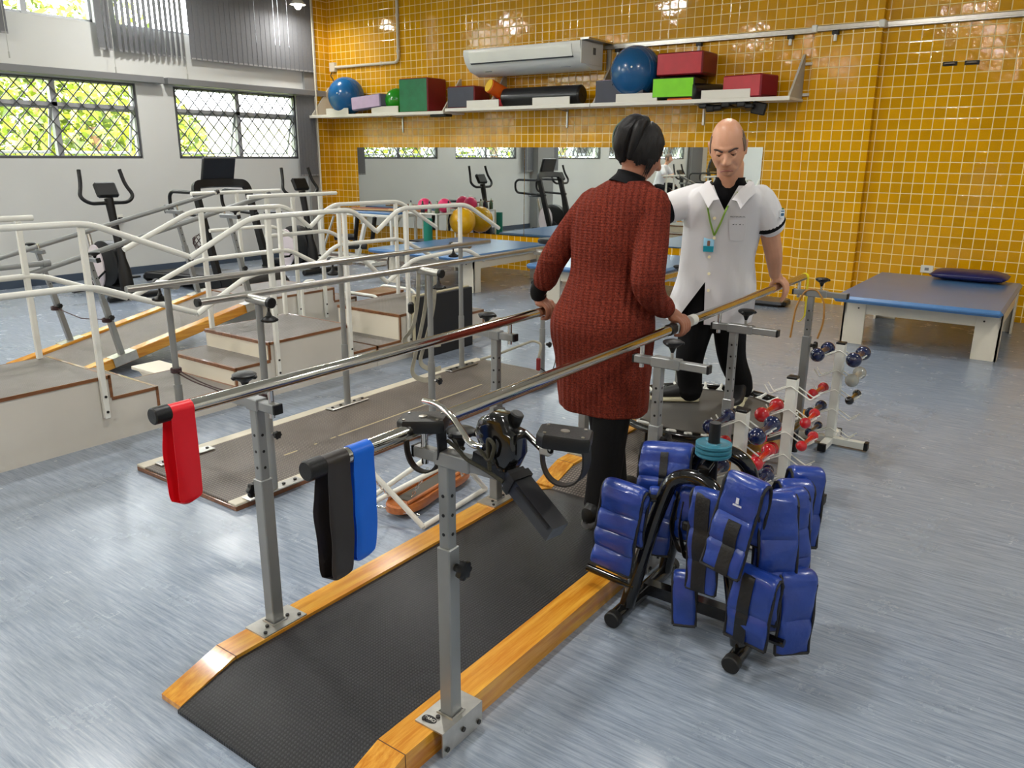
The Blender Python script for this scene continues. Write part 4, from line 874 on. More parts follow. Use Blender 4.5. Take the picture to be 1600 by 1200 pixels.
# ============================================================ TRAMPOLINE
t = thing('mini_trampoline', 'round black mini trampoline with white spring hooks under the man in white', 'trampoline', (-1.58, -5.47, .08))
cx, cy, cz, r = -1.58, -5.47, .255, .495
circ = lambda rr, z, n=72: [V(cx+rr*math.cos(2*PI*k/n), cy+rr*math.sin(2*PI*k/n), z) for k in range(n)]
part(MB().tube(circ(r, cz), .019, 12, closed=True), 'ring_frame', BLACKP, t)
JUMP = M('jump_mat', c8(82, 80, 76), .55, 0, .05, 6, .15, 60)
part(MB().rings([circ(.415, cz-.004), circ(.417, cz), circ(.415, cz+.002)]), 'jump_mat', JUMP, t)
b = MB()
b.rings([circ(.390, cz+.0015), circ(.420, cz+.003), circ(.420, cz-.006), circ(.390, cz-.005)], cap=False); part(b, 'mat_hem', BLACKM, t)
for k in range(32):
    a = 2*PI*k/32; d = V(math.cos(a), math.sin(a), 0); n_ = V(-d.y, d.x, 0); c_ = V(cx, cy, cz)
    part(MB().tube([c_+d*.424+n_*.012, c_+d*.455+V(0, 0, .01), c_+d*.49+V(0, 0, .021)], .0085, 8).tube([c_+d*.424-n_*.012, c_+d*.455+V(0, 0, .008)], .007, 6).cyl(c_+d*.425-n_*.02, c_+d*.425+n_*.02, .006, 8), 'spring_hook', WHITEP, t)
for k in range(6):
    a = 2*PI*k/6+.27; q = V(cx+.485*math.cos(a), cy+.485*math.sin(a), 0)
    zb = .079 if (-2.07 < q.x < -1.25) else .079
    l = part(MB().cyl(V(q.x, q.y, zb+.01), V(q.x, q.y, cz), .014, 12), 'leg', BLACKP, t); part(MB().cyl(V(q.x, q.y, zb), V(q.x, q.y, zb+.03), .019, 12), 'rubber_foot', RUBBER, l)

# ============================================================ DUMBBELL RACKS
def db_rack(x, y, label, levels=(.56, .445, .33, .215, .10), h=.60):
    t = thing('dumbbell_rack', label, 'dumbbell rack', (x, y, 0))
    part(MB().bb(x-.024, x+.024, y-.024, y+.024, .05, h, .003), 'post', WHITEP, t); part(MB().bb(x-.025, x+.025, y-.025, y+.025, h, h+.012, .003), 'post_cap', BLACKM, t)
    for dx, dy in ((1, 0), (-1, 0), (0, -1), (0, 1)):
        L = .20 if dx else .17
        f = part(MB().box((x+dx*(L/2+.0), y+dy*(L/2), .030), (L if dx else .042, L if dy else .042, .040), .003), 'foot', WHITEP, t)
        part(MB().box((x+dx*L, y+dy*L, .030), (.022 if dx else .045, .022 if dy else .045, .044), .002), 'end_cap', BLACKM, f)
    for z in levels:
        w_ = MB()
        for s in (-1, 1):
            w_.tube(fil([(x-.125, y+s*.027, z-.005), (x-.095, y+s*.027, z-.045), (x, y+s*.027, z+.008), (x+.095, y+s*.027, z-.045), (x+.135, y+s*.027, z-.012)], .008, 3), .0034, 8)
        part(w_, 'hook', WHITEP, t)
    return t
RK = [(-1.04, -4.88, 'farthest'), (-1.035, -5.78, 'middle'), (-1.045, -6.42, 'nearest')]
for (x, y, nm) in RK: db_rack(x, y, {'farthest': 'white dumbbell rack standing farthest back, nearest the padded bench', 'middle': 'white dumbbell rack standing between the other two', 'nearest': 'white dumbbell rack right behind the blue ankle weights'}[nm])
DBM = {'navy': M('navy_coated_iron', c8(14, 26, 66), .14, 0, coat=.5), 'red': M('red_coated_iron', c8(186, 14, 26), .14, 0, coat=.5), 'grey': M('grey_coated_iron', c8(150, 150, 142), .18, 0, coat=.4), 'black': M('black_coated_iron', c8(16, 16, 18), .16, 0, coat=.5)}
PROTO = {}
def dumbbell(x, y, z, col, r, label, yaw=0):
    key = (col, r)
    if key not in PROTO:
        L = .062+r*.9; t = thing('dumbbell', label, 'dumbbell', (0, 0, 0), 'dumbbells on the white racks')
        for s in (-1, 1): part(MB().sph((0, s*L, 0), r, 22, 14), 'head', DBM[col], t)
        part(MB().tube([(0, -L+r*.55, 0), (0, -L*.4, 0), (0, 0, 0), (0, L*.4, 0), (0, L-r*.55, 0)], [r*.62, r*.44, r*.40, r*.44, r*.62], 16), 'grip', DBM[col], t)
        PROTO[key] = t; o = t
    else:
        src = PROTO[key]; o = src.copy(); C.objects.link(o)
        for ch in src.children:
            c_ = ch.copy(); C.objects.link(c_); c_.parent = o
    o.location = (x, y, z); o.rotation_euler = (0, 0, yaw); o['label'] = label; o['category'] = 'dumbbell'; o['group'] = 'dumbbells on the white racks'
    return o
LV = (.56, .445, .33, .215, .10); ORD = ['top', 'second', 'third', 'fourth', 'lowest']
for (ri, lv, side, col, r) in ((0, 0, -1, 'navy', .040), (0, 0, 1, 'navy', .042), (0, 1, 1, 'grey', .037), (0, 2, -1, 'red', .031), (0, 2, 1, 'black', .024), (0, 3, -1, 'navy', .034), (0, 4, -1, 'navy', .024),
        (1, 1, -1, 'red', .036), (1, 1, 1, 'red', .026), (1, 2, -1, 'red', .036), (1, 2, 1, 'red', .026), (1, 3, -1, 'red', .036), (1, 4, -1, 'navy', .030),
        (2, 0, -1, 'navy', .032), (2, 0, 1, 'navy', .036), (2, 1, -1, 'red', .028), (2, 1, 1, 'red', .030), (2, 2, -1, 'navy', .032), (2, 2, 1, 'navy', .034)):
    x, y, nm = RK[ri]; z = LV[lv]-.045+.009+r*.42
    dumbbell(x+side*.097, y, z, col, r, f"{col} round-headed dumbbell on the {'left' if side < 0 else 'right'} of the {ORD[lv]} hook of the {nm} white rack", yaw=random.uniform(-.06, .06))

# ============================================================ ANKLE WEIGHT STAND
t = thing('weight_stand', 'black tubular stand hung with blue ankle weights', 'weight stand', (-.93, -7.05, 0))
for x in (-1.15, -.715):
    part(MB().cyl((x, -7.29, .03), (x, -6.80, .03), .027, 20), 'floor_tube', BLACKP, t)
    for y_ in (-7.30, -6.82): part(MB().cyl((x, y_, .03), (x, y_+.035, .03), .030, 20, bev=.004), 'tube_cap', RUBBER, t)
part(MB().tube(fil([(-1.14, -7.20, .05), (-1.075, -7.14, .40), (-1.04, -7.11, .535), (-.97, -7.10, .562), (-.89, -7.11, .545), (-.82, -7.14, .42), (-.725, -7.20, .05)], .10, 7), .027, 16), 'front_arch', BLACKP, t)
part(MB().tube(fil([(-1.14, -6.88, .05), (-1.07, -6.93, .42), (-1.00, -6.96, .60), (-.92, -6.97, .63), (-.83, -6.96, .60), (-.79, -6.93, .42), (-.725, -6.88, .05)], .10, 7), .027, 16), 'rear_arch', BLACKP, t)
part(MB().tube([(-1.14, -7.05, .055), (-.72, -7.05, .055)], 0, flat=(.045, .045)), 'cross_bar', BLACKP, t)
part(MB().tube([(-1.02, -7.10, .40), (-.82, -6.95, .40)], .02, 12).tube([(-.93, -7.10, .59), (-.93, -6.97, .62)], .02, 12), 'brace', BLACKP, t)
part(MB().cyl((-.925, -7.04, .42), (-.925, -7.04, .745), .0195, 18), 'centre_post', BLACKM, t)
for (a, b_) in (((-1.115, -7.20, .13), (-1.31, -7.20, .145)), ((-.745, -7.20, .12), (-.575, -7.22, .125)), ((-1.07, -7.16, .47), (-1.24, -7.22, .475)), ((-.81, -7.12, .50), (-.63, -7.12, .505)), ((-.80, -6.94, .50), (-.62, -6.90, .505)), ((-1.06, -6.97, .53), (-1.22, -6.97, .535)), ((-.76, -7.16, .28), (-.60, -7.18, .285))):
    part(MB().cyl(a, b_, .0135, 14), 'peg', BLACKP, t)
DISC = M('teal_enamel_iron', c8(52, 118, 138), .35, 0, .06, 20)
for k in range(3):
    z = .628+.016*k
    t = thing('weight_disc', ['teal weight disc, lowest of three on the black post', 'teal weight disc, middle of three on the black post', 'teal weight disc, topmost of three on the black post'][k], 'weight disc', (-.925, -7.04, z))
    part(MB().lathe([(.021, 0), (.058, 0), (.061, .004), (.061, .012), (.055, .014), (.048, .011), (.028, .011), (.025, .015), (.021, .015)], (-.925, -7.04, z), seg=36), 'disc', DISC, t)
    part(MB().lathe([(.0201, .0), (.0212, 0), (.0212, .016), (.0201, .016)], (-.925, -7.04, z), seg=24), 'bore_ring', BLACKM, t)
BLUE = M('royal_blue_vinyl', c8(28, 58, 140), .3, 0, .12, 14, .8, 26, coat=.2); EDGE = M('black_nylon_edge', c8(14, 14, 17), .6); VELCRO = M('black_velcro', c8(12, 12, 15), .5, 0, bump=.4, bs=90)
def cuff(c, w_, front, back, label, gap=.045, segs=4, ang=0, th=.020, strap=None, lab=False, flare=0., tilt=None):
    """quilted ankle weight draped over a peg at c; width w_ along local x, hanging front/back metres"""
    t = thing('ankle_weight', label, 'ankle weight', c, 'blue ankle weights on the black stand'); c = Vector(c); Rz = rot('Z', ang) @ rot('Y', 5*math.sin(c.x*91+c.y*47) if tilt is None else tilt)
    path = []; n = 10
    for k in range(segs*n+1): s = k/(segs*n); path.append((-gap/2-.006-flare*(1-s)**1.3+.004*math.sin(s*9), -front*(1-s), k/n))
    for k in range(1, 8): a = PI-PI*k/8; path.append((gap/2*math.cos(a), gap/2*math.sin(a), segs+.12*k))
    sb = max(1, int(round(segs*back/front)))
    for k in range(sb*n+1): s = k/(sb*n); path.append((gap/2+.004*math.sin(s*8), -back*s, segs+1+k/n))
    def sec(offs, wk, scale):
        RG = []
        for i, (yy, zz, q) in enumerate(path):
            a = path[max(i-1, 0)]; b_ = path[min(i+1, len(path)-1)]; tx, tz = b_[0]-a[0], b_[1]-a[1]; L = math.hypot(tx, tz) or 1; nx, nz = -tz/L, tx/L
            f = abs(math.sin(PI*(q % 1))) if not (segs < q < segs+1) else .55
            puff = (.30+.70*f**.55)*th*scale; RG_ = []
            for k in range(20):
                u = 2*PI*k/20; cu, su = math.cos(u), math.sin(u)
                xw = wk/2*math.copysign(abs(cu)**.42, cu); o = puff/2*math.copysign(abs(su)**.75, su)*(1+.25*noise.noise(V(xw*30, q*2.2, offs+c.x*9)))
                p_ = V(xw*(1+.10*noise.noise(V(q*1.1, c.x*9, 7)))+.007*noise.noise(V(q*1.5, c.x*7, 3)), yy+.010*noise.noise(V(xw*14, q*1.4, c.x*5))+nx*(o+offs), zz+nz*(o+offs)); RG_.append(c+Rz @ p_)
            RG.append(RG_)
        return RG
    part(MB().rings(sec(0, w_, 1)), 'quilted_body', BLUE, t)
    # edge binding: two thin strips following the sides, and the hems
    eb = MB()
    for s in (-1, 1):
        eb.tube([c+Rz @ V(s*w_/2, yy, zz) for (yy, zz, q) in path[::2]], .0052, 6)
    for e in (path[0], path[-1]): eb.tube([c+Rz @ V(-w_/2, e[0], e[1]), c+Rz @ V(w_/2, e[0], e[1])], .006, 6)
    part(eb, 'edge_binding', EDGE, t)
    if strap:
        dx, sw, n0 = strap; st = MB(); half = path[:max(2, int(len(path)*n0))]
        pts = []
        for i, (yy, zz, q) in enumerate(half):
            f = .55+.45*abs(math.sin(PI*(q % 1)))**.55; pts.append(c+Rz @ V(dx, yy-th*.56*f-.002, zz))
        st.tube(pts, 0, flat=(sw, .004), up=(0, -1, 0)) if False else None
        vs = []
        for p_ in pts: vs += [p_+Rz @ V(-sw/2, 0, 0), p_+Rz @ V(sw/2, 0, 0), p_+Rz @ V(sw/2, .004, 0), p_+Rz @ V(-sw/2, .004, 0)]
        st.rings([vs[4*i:4*i+4] for i in range(len(pts))]); part(st, 'strap', VELCRO, t)
    if lab:
        q = c+Rz @ V(0, -gap/2-.006-th*.62-.001, -.035); LBL = M('white_print', c8(228, 230, 240), .6)
        part(MB().box(q, (.010, .001, .020), 0, Rz).box(q+V(0, 0, -.016), (.030, .001, .006), 0, Rz), 'printed_mark', LBL, t)
    return t
cuff((-1.150, -7.235, .500), .155, .285, .20, 'large glossy blue ankle weight on the upper left peg, four quilted pads facing out', strap=None, segs=4, th=.034, flare=.016)
cuff((-1.115, -6.985, .560), .185, .11, .20, 'blue ankle weight with centre strap draped over the back left peg', gap=.085, segs=2, th=.034, ang=12, strap=(.0, .028, .75), flare=.03)
cuff((-.865, -7.205, .545), .105, .32, .18, 'long narrow blue ankle weight hanging between the arches, with wide black velcro', gap=.04, segs=3, th=.026, ang=-4, strap=(-.005, .050, .75), flare=.012)
cuff((-.740, -7.215, .620), .135, .27, .2, 'blue ankle weight with a white printed mark, topmost at the front right', gap=.05, segs=3, th=.028, ang=-10, strap=(.01, .045, .35), lab=True, flare=.06)
cuff((-.665, -7.15, .560), .12, .33, .25, 'blue ankle weight directly behind the one with the white mark', gap=.05, segs=3, th=.032, ang=34, flare=.015)
cuff((-.655, -7.06, .545), .12, .40, .3, 'longest blue ankle weight in the right-hand row', gap=.05, segs=4, th=.032, ang=52, flare=.01)
cuff((-.665, -6.965, .540), .12, .30, .3, 'blue ankle weight second from the back of the right-hand row', gap=.055, segs=3, th=.030, ang=46, flare=.02)
cuff((-.655, -6.875, .560), .11, .24, .25, 'short blue ankle weight at the back end of the right-hand row', gap=.05, segs=2, th=.034, ang=38, flare=.02)
cuff((-.670, -7.245, .330), .140, .215, .15, 'wide blue ankle weight hanging low at the right with a dark central strap', gap=.05, segs=2, th=.030, ang=-6, strap=(-.015, .040, .7))
cuff((-.590, -7.125, .300), .12, .23, .2, 'blue ankle weight lowest at the right rear corner of the stand', gap=.06, segs=2, th=.034, ang=48, flare=.02)
cuff((-.935, -7.185, .215), .075, .15, .10, 'small folded blue ankle weight hanging near the floor between the front legs', gap=.04, segs=1, th=.034, ang=18, flare=.02)
cuff((-.965, -7.065, .465), .10, .15, .15, 'dark blue ankle weight folded inside the arches', gap=.06, segs=2, th=.034, ang=10)
cuff((-1.075, -7.09, .455), .09, .22, .15, 'narrow blue ankle weight just behind the large left one', gap=.04, segs=3, th=.026, ang=20)
t = thing('nylon_straps', 'tangle of black nylon straps and buckle hanging inside the stand', 'strap', (-.99, -7.05, .25))
for k in range(4):
    part(MB().tube(fil([(-1.02+.03*k, -7.10, .46), (-1.03+.035*k, -7.12, .36), (-.98+.02*k, -7.13, .27-.02*k), (-.95+.01*k, -7.10, .33)], .04), 0, flat=(.028, .003)), 'strap', EDGE, t)
part(MB().box((-.955, -7.13, .385), (.05, .02, .035), .006), 'buckle', BLACKM, t)

# ============================================================ PEDAL EXERCISER LYING OVER THE NEAR RIGHT BRACKET
t = thing('pedal_exerciser', 'black and chrome pedal exerciser lying over the bracket of the near right post', 'pedal exerciser', (-1.08, -8.05, .90))
Y0 = -8.05
def pedal(c, R, ls):
    c = Vector(c)
    o = [(-.062, -.03), (-.045, -.044), (.045, -.044), (.062, -.034), (.062, .034), (.045, .044), (-.045, .044), (-.062, .03)]
    RG = [[c+R @ V(a*k, b_*k, z) for a, b_ in o] for z, k in ((-.017, .96), (-.013, 1), (.011, 1), (.016, .95))]
    q = part(MB().rings(RG), 'pedal', BLACKM, t)
    m = MB(); m.cyl(c+R @ V(0, 0, .014), c+R @ V(0, 0, .018), .011, 18)
    for a in (-.044, .044):
        for b_ in (-.028, .028): m.cyl(c+R @ V(a, b_, .014), c+R @ V(a, b_, .018), .004, 10)
    part(m, 'rivets', STEEL, q)
    lp = []
    for k in range(25):
        a = -PI*.10-PI*1.25*k/24+PI*.18; lp.append(c+R @ V(.052*math.cos(a)*1.02, 0, -.012)+V(0, 0, ls*(math.sin(a)*.62-.40 if True else 0)) if False else c+V(.056*math.cos(PI*k/24)*1.05, .012*math.sin(PI*k/12), -.012-ls*math.sin(PI*k/24)**.8))
    part(MB().tube(lp, 0, flat=(.034, .0045), up=(1, 0, 0)), 'foot_strap', RUBBER, q)
    return q
pedal((-1.318, Y0-.015, .945), rot('Z', 28) @ rot('Y', -3), .125)
pedal((-.905, Y0+.01, .985), rot('Z', 24) @ rot('Y', 4), .105)
part(MB().tube(fil([(-1.355, Y0+.03, .985), (-1.30, Y0+.02, .99), (-1.235, Y0, .975), (-1.15, Y0-.03, .925), (-1.105, Y0-.035, .930)], .025, 5), .0085, 12), 'crank', CHROME, t)
part(MB().tube(fil([(-1.03, Y0+.03, .965), (-.955, Y0, .945), (-.93, Y0-.01, .955)], .02, 5), .0085, 12), 'crank', CHROME, t)
part(MB().box((-.945, Y0-.005, .95), (.03, .024, .022), .004), 'crank_end', STEEL, t)
R = []
for yy, k in ((-.034, .7), (-.030, .92), (-.012, 1), (.014, 1), (.032, .92), (.036, .7)):
    ou = [(-.068, .018), (-.056, .052), (-.02, .072), (.018, .070), (.030, .035), (.052, .030), (.056, -.03), (.036, -.072), (.012, -.078), (-.022, -.03), (-.05, -.02)]
    R.append([V(-1.075+a*k, Y0+yy, .945+b_*k) for a, b_ in ou])
part(MB().rings(R), 'body_housing', BLACKP, t, smooth=60)
part(MB().cyl((-1.06, Y0+.02, .98), (-1.045, Y0+.02, 1.015), .017, 16, bev=.003), 'tension_knob', BLACKM, t); part(MB().cyl((-1.13, Y0+.06, .93), (-1.13, Y0+.06, 1.0), .015, 14), 'frame_stub', BLACKM, t)
m = MB()
for (a, b_) in ((-.035, .05), (-.008, -.05), (-.045, .01)): m.cyl((-1.075+a, Y0-.040, .945+b_), (-1.075+a, Y0-.030, .945+b_), .0055, 10)
part(m, 'rivets', STEEL, t)
leg = MB(); A, B, D = V(-1.155, Y0+.0, .885), V(-1.03, Y0-.015, .865), V(-.885, Y0-.045, .775)
leg.tube([A, B], 0, flat=(.032, .036)); part(leg, 'support_tube', BLACKM, t)
part(MB().tube([B+(B-D)*.05, D], 0, flat=(.052, .044)), 'folded_foot', FK, t); part(MB().tube([B+(D-B)*.02, B+(D-B)*.14], 0, flat=(.062, .054)), 'clamp', BLACKM, t)
part(MB().tube([B+(D-B)*.22+V(0, -.024, .012), B+(D-B)*.95+V(0, -.024, .012)], 0, flat=(.014, .006)), 'webbing', EDGE, t)
ROPE = M('black_yellow_rope', c8(46, 44, 30), .8, 0, .5, 160)
for pts in ([(-1.25, Y0, .905), (-1.20, Y0-.02, .90), (-1.16, Y0-.035, .885), (-1.10, Y0-.045, .88), (-1.04, Y0-.045, .86)], [(-1.12, Y0-.04, .93), (-1.075, Y0-.05, .90), (-1.06, Y0-.05, .95), (-1.085, Y0-.048, .965), (-1.08, Y0-.045, .88)], [(-1.315, Y0+.04, .90), (-1.31, Y0+.05, .84), (-1.32, Y0+.05, .80), (-1.315, Y0+.05, .74)], [(-1.28, Y0+.04, .91), (-1.24, Y0+.02, .895), (-1.19, Y0-.01, .90)]):
    part(MB().tube(fil(pts, .02, 5), .005, 8), 'cord', ROPE, t)

# ============================================================ ELASTIC BANDS
def band(x, y, w_, drop1, drop2, col, label, lean=.0, rr=.0215):
    m = M('latex_'+label.split()[0], col, .38, 0, .04, 6, .08, 20); mb = MB()
    path = []; B1 = max(drop1, drop2)
    for k in range(1, 12): a = PI*k/12; path.append((rr*math.cos(a), rr*math.sin(a)))
    for k in range(1, 21): s = k/20; path.append((-rr*(1-.55*s**.5)-.003*math.sin(s*4), -B1*s))
    path.append((0, -B1-.008))
    for k in range(20, -1, -1): s = k/20; path.append((rr*(1-.55*s**.5)+.004*math.sin(s*3), -B1*s))
    n = 13; RG = []
    for (dx, dz) in path:
        sag = min(1., abs(dz)/.12) if dz < 0 else 0; low = max(0., (abs(dz)-(B1-.03))/.03) if dz < 0 else 0
        row = []
        for j in range(n):
            u = 2*j/(n-1)-1; ww = w_*(1-.10*low*low)*(1+.05*sag*noise.noise(V(dz*9, x, y)))
            row.append(V(x+dx+sag*(.004*math.sin(u*2.2+dz*5)-(.010 if dx < 0 else 0)), y+u*ww/2-(.012*sag if dx < 0 else 0)+.004*sag*noise.noise(V(dz*14, 4, x)), .93+dz+low*.012*u*u+sag*.012*u*(drop1-drop2)*10))
        RG.append(row)
    m2 = len(RG); vs = [p_ for r_ in RG for p_ in r_]; fs = []
    for i in range(m2):
        for j in range(n-1): a = i*n+j; b_ = ((i+1) % m2)*n+j; fs.append((a, a+1, b_+1, b_))
    N = len(vs); vs2 = []
    for i, r_ in enumerate(RG):
        pa, pb = RG[i-1], RG[(i+1) % m2]
        for j in range(n):
            nn = (pb[j]-pa[j]).cross(V(0, 1, 0)); nn = nn.normalized() if nn.length > 1e-6 else V(0, 0, 1); vs2.append(r_[j]+nn*.0013)
    fs += [tuple(N+q for q in reversed(f)) for f in fs]
    for i in range(m2):
        for j in (0, n-1): a = i*n+j; b_ = ((i+1) % m2)*n+j; fs.append((a, b_, N+b_, N+a))
    mb.add(vs+vs2, fs)
    return solo(mb, 'elastic_band', m, label, 'elastic band', smooth=60)
band(-1.96, -8.355, .070, .275, .265, c8(226, 18, 34), 'red elastic band hanging over the end of the near left rail')
band(-1.33, -8.362, .066, .285, .300, c8(42, 36, 32), 'black elastic band hanging over the near right rail, closest to its end')
band(-1.33, -8.284, .064, .280, .255, c8(0, 96, 206), 'blue elastic band hanging over the near right rail beside the black one')
yb = MB().tube(fil([(-1.352, -4.715, .91), (-1.353, -4.715, .945), (-1.33, -4.715, .958), (-1.308, -4.715, .945), (-1.306, -4.715, .80), (-1.304, -4.715, .70), (-1.33, -4.715, .665), (-1.345, -4.72, .67)], .012, 5), 0, flat=(.030, .003))
yb.tube([(-1.354, -4.715, .94), (-1.356, -4.715, .80)], 0, flat=(.026, .003))
solo(yb, 'elastic_band', M('yellow_latex', c8(238, 222, 20), .4), 'yellow elastic band tied on the far end of the gold-reflecting rail', 'elastic band')
solo(MB().tube(fil([(-1.345, -4.82, .585), (-1.33, -4.82, .78), (-1.285, -4.82, .875), (-1.225, -4.82, .885), (-1.175, -4.82, .82), (-1.165, -4.82, .70), (-1.19, -4.82, .60)], .07, 7), .0055, 8), 'elastic_tube', M('tan_latex_tube', c8(176, 124, 52), .45), 'tan rubber tube draped over the bracket at the far end of the right rail', 'tube')

# ============================================================ BALANCE BOARD ON ITS LOW FRAME
t = thing('balance_swing', 'orange wooden balance board hung by chains in a low white tubular frame', 'balance board', (-2.38, -6.85, 0))
out = []
for k in range(40):
    a = 2*PI*k/40; c_, s_ = math.cos(a), math.sin(a); out.append((.095*math.copysign(abs(c_)**.75, c_)*(1-.22*math.exp(-(s_*3)**2)), .30*math.copysign(abs(s_)**.7, s_)))
Rb = rot('Z', 6)
bc = V(-2.415, -6.83, .045)
part(MB().rings([[bc+Rb @ V(a*k, b_*k, z) for a, b_ in out] for z, k in ((-.022, .95), (-.016, 1), (.014, 1), (.022, .97))]), 'board', wood_mat('orange_pine', c8(196, 118, 58), c8(160, 88, 38), 1, .4), t)
part(MB().box(bc+V(0, 0, .0235), (.075, .44, .004), .001, Rb), 'grip_strip', M('dark_grip', c8(78, 74, 66), .7), t)
part(MB().box(bc+Rb @ V(.055, 0, .03), (.018, .50, .014), .004, Rb), 'side_lath', MATS['orange_pine'], t); part(MB().box(bc+Rb @ V(-.055, 0, .03), (.018, .50, .014), .004, Rb), 'side_lath', MATS['orange_pine'], t)
fr = [[(-2.60, -7.10, .015), (-2.31, -6.97, .265)], [(-2.56, -7.14, .015), (-2.215, -6.965, .25)], [(-2.46, -7.25, .33), (-2.20, -7.12, .015)], [(-2.18, -6.95, .34), (-2.235, -6.62, .015)], [(-2.235, -6.62, .015), (-2.20, -7.12, .015)]]
for f in fr: part(MB().tube(f, .0125, 12), 'frame_tube', WHITEP, t)
for f in fr[:2]: part(MB().sph(f[1], .0145, 12, 8), 'end_cap', BLACKM, t)
def chain(par, a, b_, sag=.0):
    a, b_ = Vector(a), Vector(b_); L = (b_-a).length; n = max(3, int(L/.017)); mb = MB()
    for k in range(n):
        s = (k+.5)/n; c_ = a.lerp(b_, s)-V(0, 0, sag*math.sin(PI*s)); d = (b_-a).normalized(); u = d.orthogonal().normalized(); w2 = d.cross(u)
        if k % 2: u, w2 = w2, u
        mb.tube([c_+d*(.0125*math.cos(q*PI/5))+u*(.0062*math.sin(q*PI/5)) for q in range(10)], .0019, 5, closed=True)
    part(mb, 'chain', CHROME, par)
for a, b_, s in (((-2.44, -7.24, .30), (-2.44, -7.08, .085), .01), ((-2.27, -7.0, .24), (-2.36, -7.02, .08), .0), ((-2.55, -7.12, .03), (-2.25, -7.09, .045), .0), ((-2.17, -6.93, .31), (-2.30, -6.72, .10), .0), ((-2.22, -6.70, .12), (-2.40, -6.60, .08), 0.)): chain(t, a, b_, s)

# ============================================================ PEOPLE
def cr(P, n):
    """Catmull-Rom through a list of tuples"""
    P = [np.array(p, float) for p in P]; Q = [2*P[0]-P[1]]+P+[2*P[-1]-P[-2]]; out = []
    for i in range(1, len(Q)-2):
        for k in range(n):
            t = k/n; a, b, c, d = Q[i-1:i+3]
            out.append(.5*((2*b)+(c-a)*t+(2*a-5*b+4*c-d)*t*t+(-a+3*b-3*c+d)*t**3))
    out.append(P[-1]); return out
def limb(mb, pts, rad, seg=18, n=5, cap=True):
    q = cr([tuple(p)+(r,) for p, r in zip(pts, rad)], n)
    P = [V(*a[:3]) for a in q]; R = [max(a[3], .002) for a in q]
    if cap:
        d0 = (P[0]-P[1]).normalized(); d1 = (P[-1]-P[-2]).normalized()
        P = [P[0]+d0*R[0]*.92, P[0]+d0*R[0]*.6]+P+[P[-1]+d1*R[-1]*.6, P[-1]+d1*R[-1]*.92]
        R = [R[0]*.35, R[0]*.8]+R+[R[-1]*.8, R[-1]*.35]
    mb.tube(P, R, seg); return mb
def torso(mb, rows, yaw=0., seg=40, n=5, pw=.88, wr=None):
    """rows: (cx, cy, z, half width, half depth)"""
    ca, sa = math.cos(yaw), math.sin(yaw); RG = []
    for a in cr(rows, n):
        cx, cy, z, hw, hd = a; r = []
        for k in range(seg):
            u = 2*PI*k/seg; x = hw*math.copysign(abs(math.cos(u))**pw, math.cos(u)); y = hd*math.copysign(abs(math.sin(u))**pw, math.sin(u))
            if wr: f = 1+wr(u, z); x *= f; y *= f
            r.append(V(cx+x*ca-y*sa, cy+x*sa+y*ca, z))
        RG.append(r)
    mb.rings(RG); return mb
def remeshed(mb, name, mat, par, vox, sm=2, label=None, fac=.5):
    o = part(mb, name, mat, par, label, smooth=0); r = o.modifiers.new('r', 'REMESH'); r.mode = 'VOXEL'; r.voxel_size = vox; r.use_smooth_shade = True
    if sm: s = o.modifiers.new('s', 'SMOOTH'); s.iterations = sm; s.factor = fac
    bake(o); o.data.shade_smooth()
    if not o.data.materials: o.data.materials.append(mat)
    return o
def ss(a, b, x): t = min(1, max(0, (x-a)/(b-a))); return t*t*(3-2*t)
G = lambda x, s: math.exp(-(x/s)**2)
def head_pt(u, v, off=0., fem=0.):
    q_ = math.sin(v)**(1-.22*fem); x = .076*q_*math.sin(u); y = -.098*q_*math.cos(u); z = .124*math.cos(v)
    if z < 0:
        t = -z/.124; x *= 1-(.34-.10*fem)*t**(1.6+.5*fem)
        if y > 0: y *= 1-.55*t**1.2
        else: y *= 1+.02*t
    if y < 0 and z > .03: y *= 1-.10*ss(.03, .124, z)
    if y < 0 and off == 0.:
        ax = abs(x)
        y -= .034*G(x, .0140-.004*ss(-.02, .02, z))*ss(.030, -.020, z)*ss(-.040, -.028, z) + .010*G(ax-.014, .007)*G(z+.027, .008)
        y -= .0065*G(z-.032, .009)*G(x, .05)
        y += .0120*G(ax-.031, .014)*G(z-.012, .012)
        y -= .0040*G(ax-.031, .010)*G(z-.010, .006)
        y -= .0050*G(x, .023)*G(z+.056, .006)+.0055*G(x, .020)*G(z+.071, .006)
        y += .0040*G(x, .026)*G(z+.0635, .0028)
        y -= .009*G(x, .026)*G(z+.100, .016)
        y -= .004*G(ax-.040, .016)*G(z+.020, .018)
        y += .0060*G(ax-.026+.45*(z+.03), .0055)*G(z+.045, .022)
    p = V(x, y, z)
    if off: p += p.normalized()*off
    return p
def head(mb, c, R, sc, ears=True):
    nu, nv = 88, 60; RG = []
    for i in range(1, nv):
        RG.append([c+R @ (head_pt(2*PI*k/nu, PI*i/nv, 0., 1. if sc > 1 else 0.)*sc) for k in range(nu)])
    mb.rings(RG)
    if ears:
        for s in (-1, 1):
            ce = V(s*(.0755-.006*(sc > 1)), .010, -.008); E = []
            for k in range(14):
                a = 2*PI*k/14; E.append(c+R @ ((ce+V(s*.010*(1+.4*math.sin(a)), .014*math.cos(a)+.004, .031*math.sin(a)))*sc))
            mb.tube(E, [.0052*sc]*14, 8, closed=True)
            mb.sph(c+R @ ((ce+V(0, 0, 0))*sc), .02*sc, 12, 8, (.45, .7, 1.25))
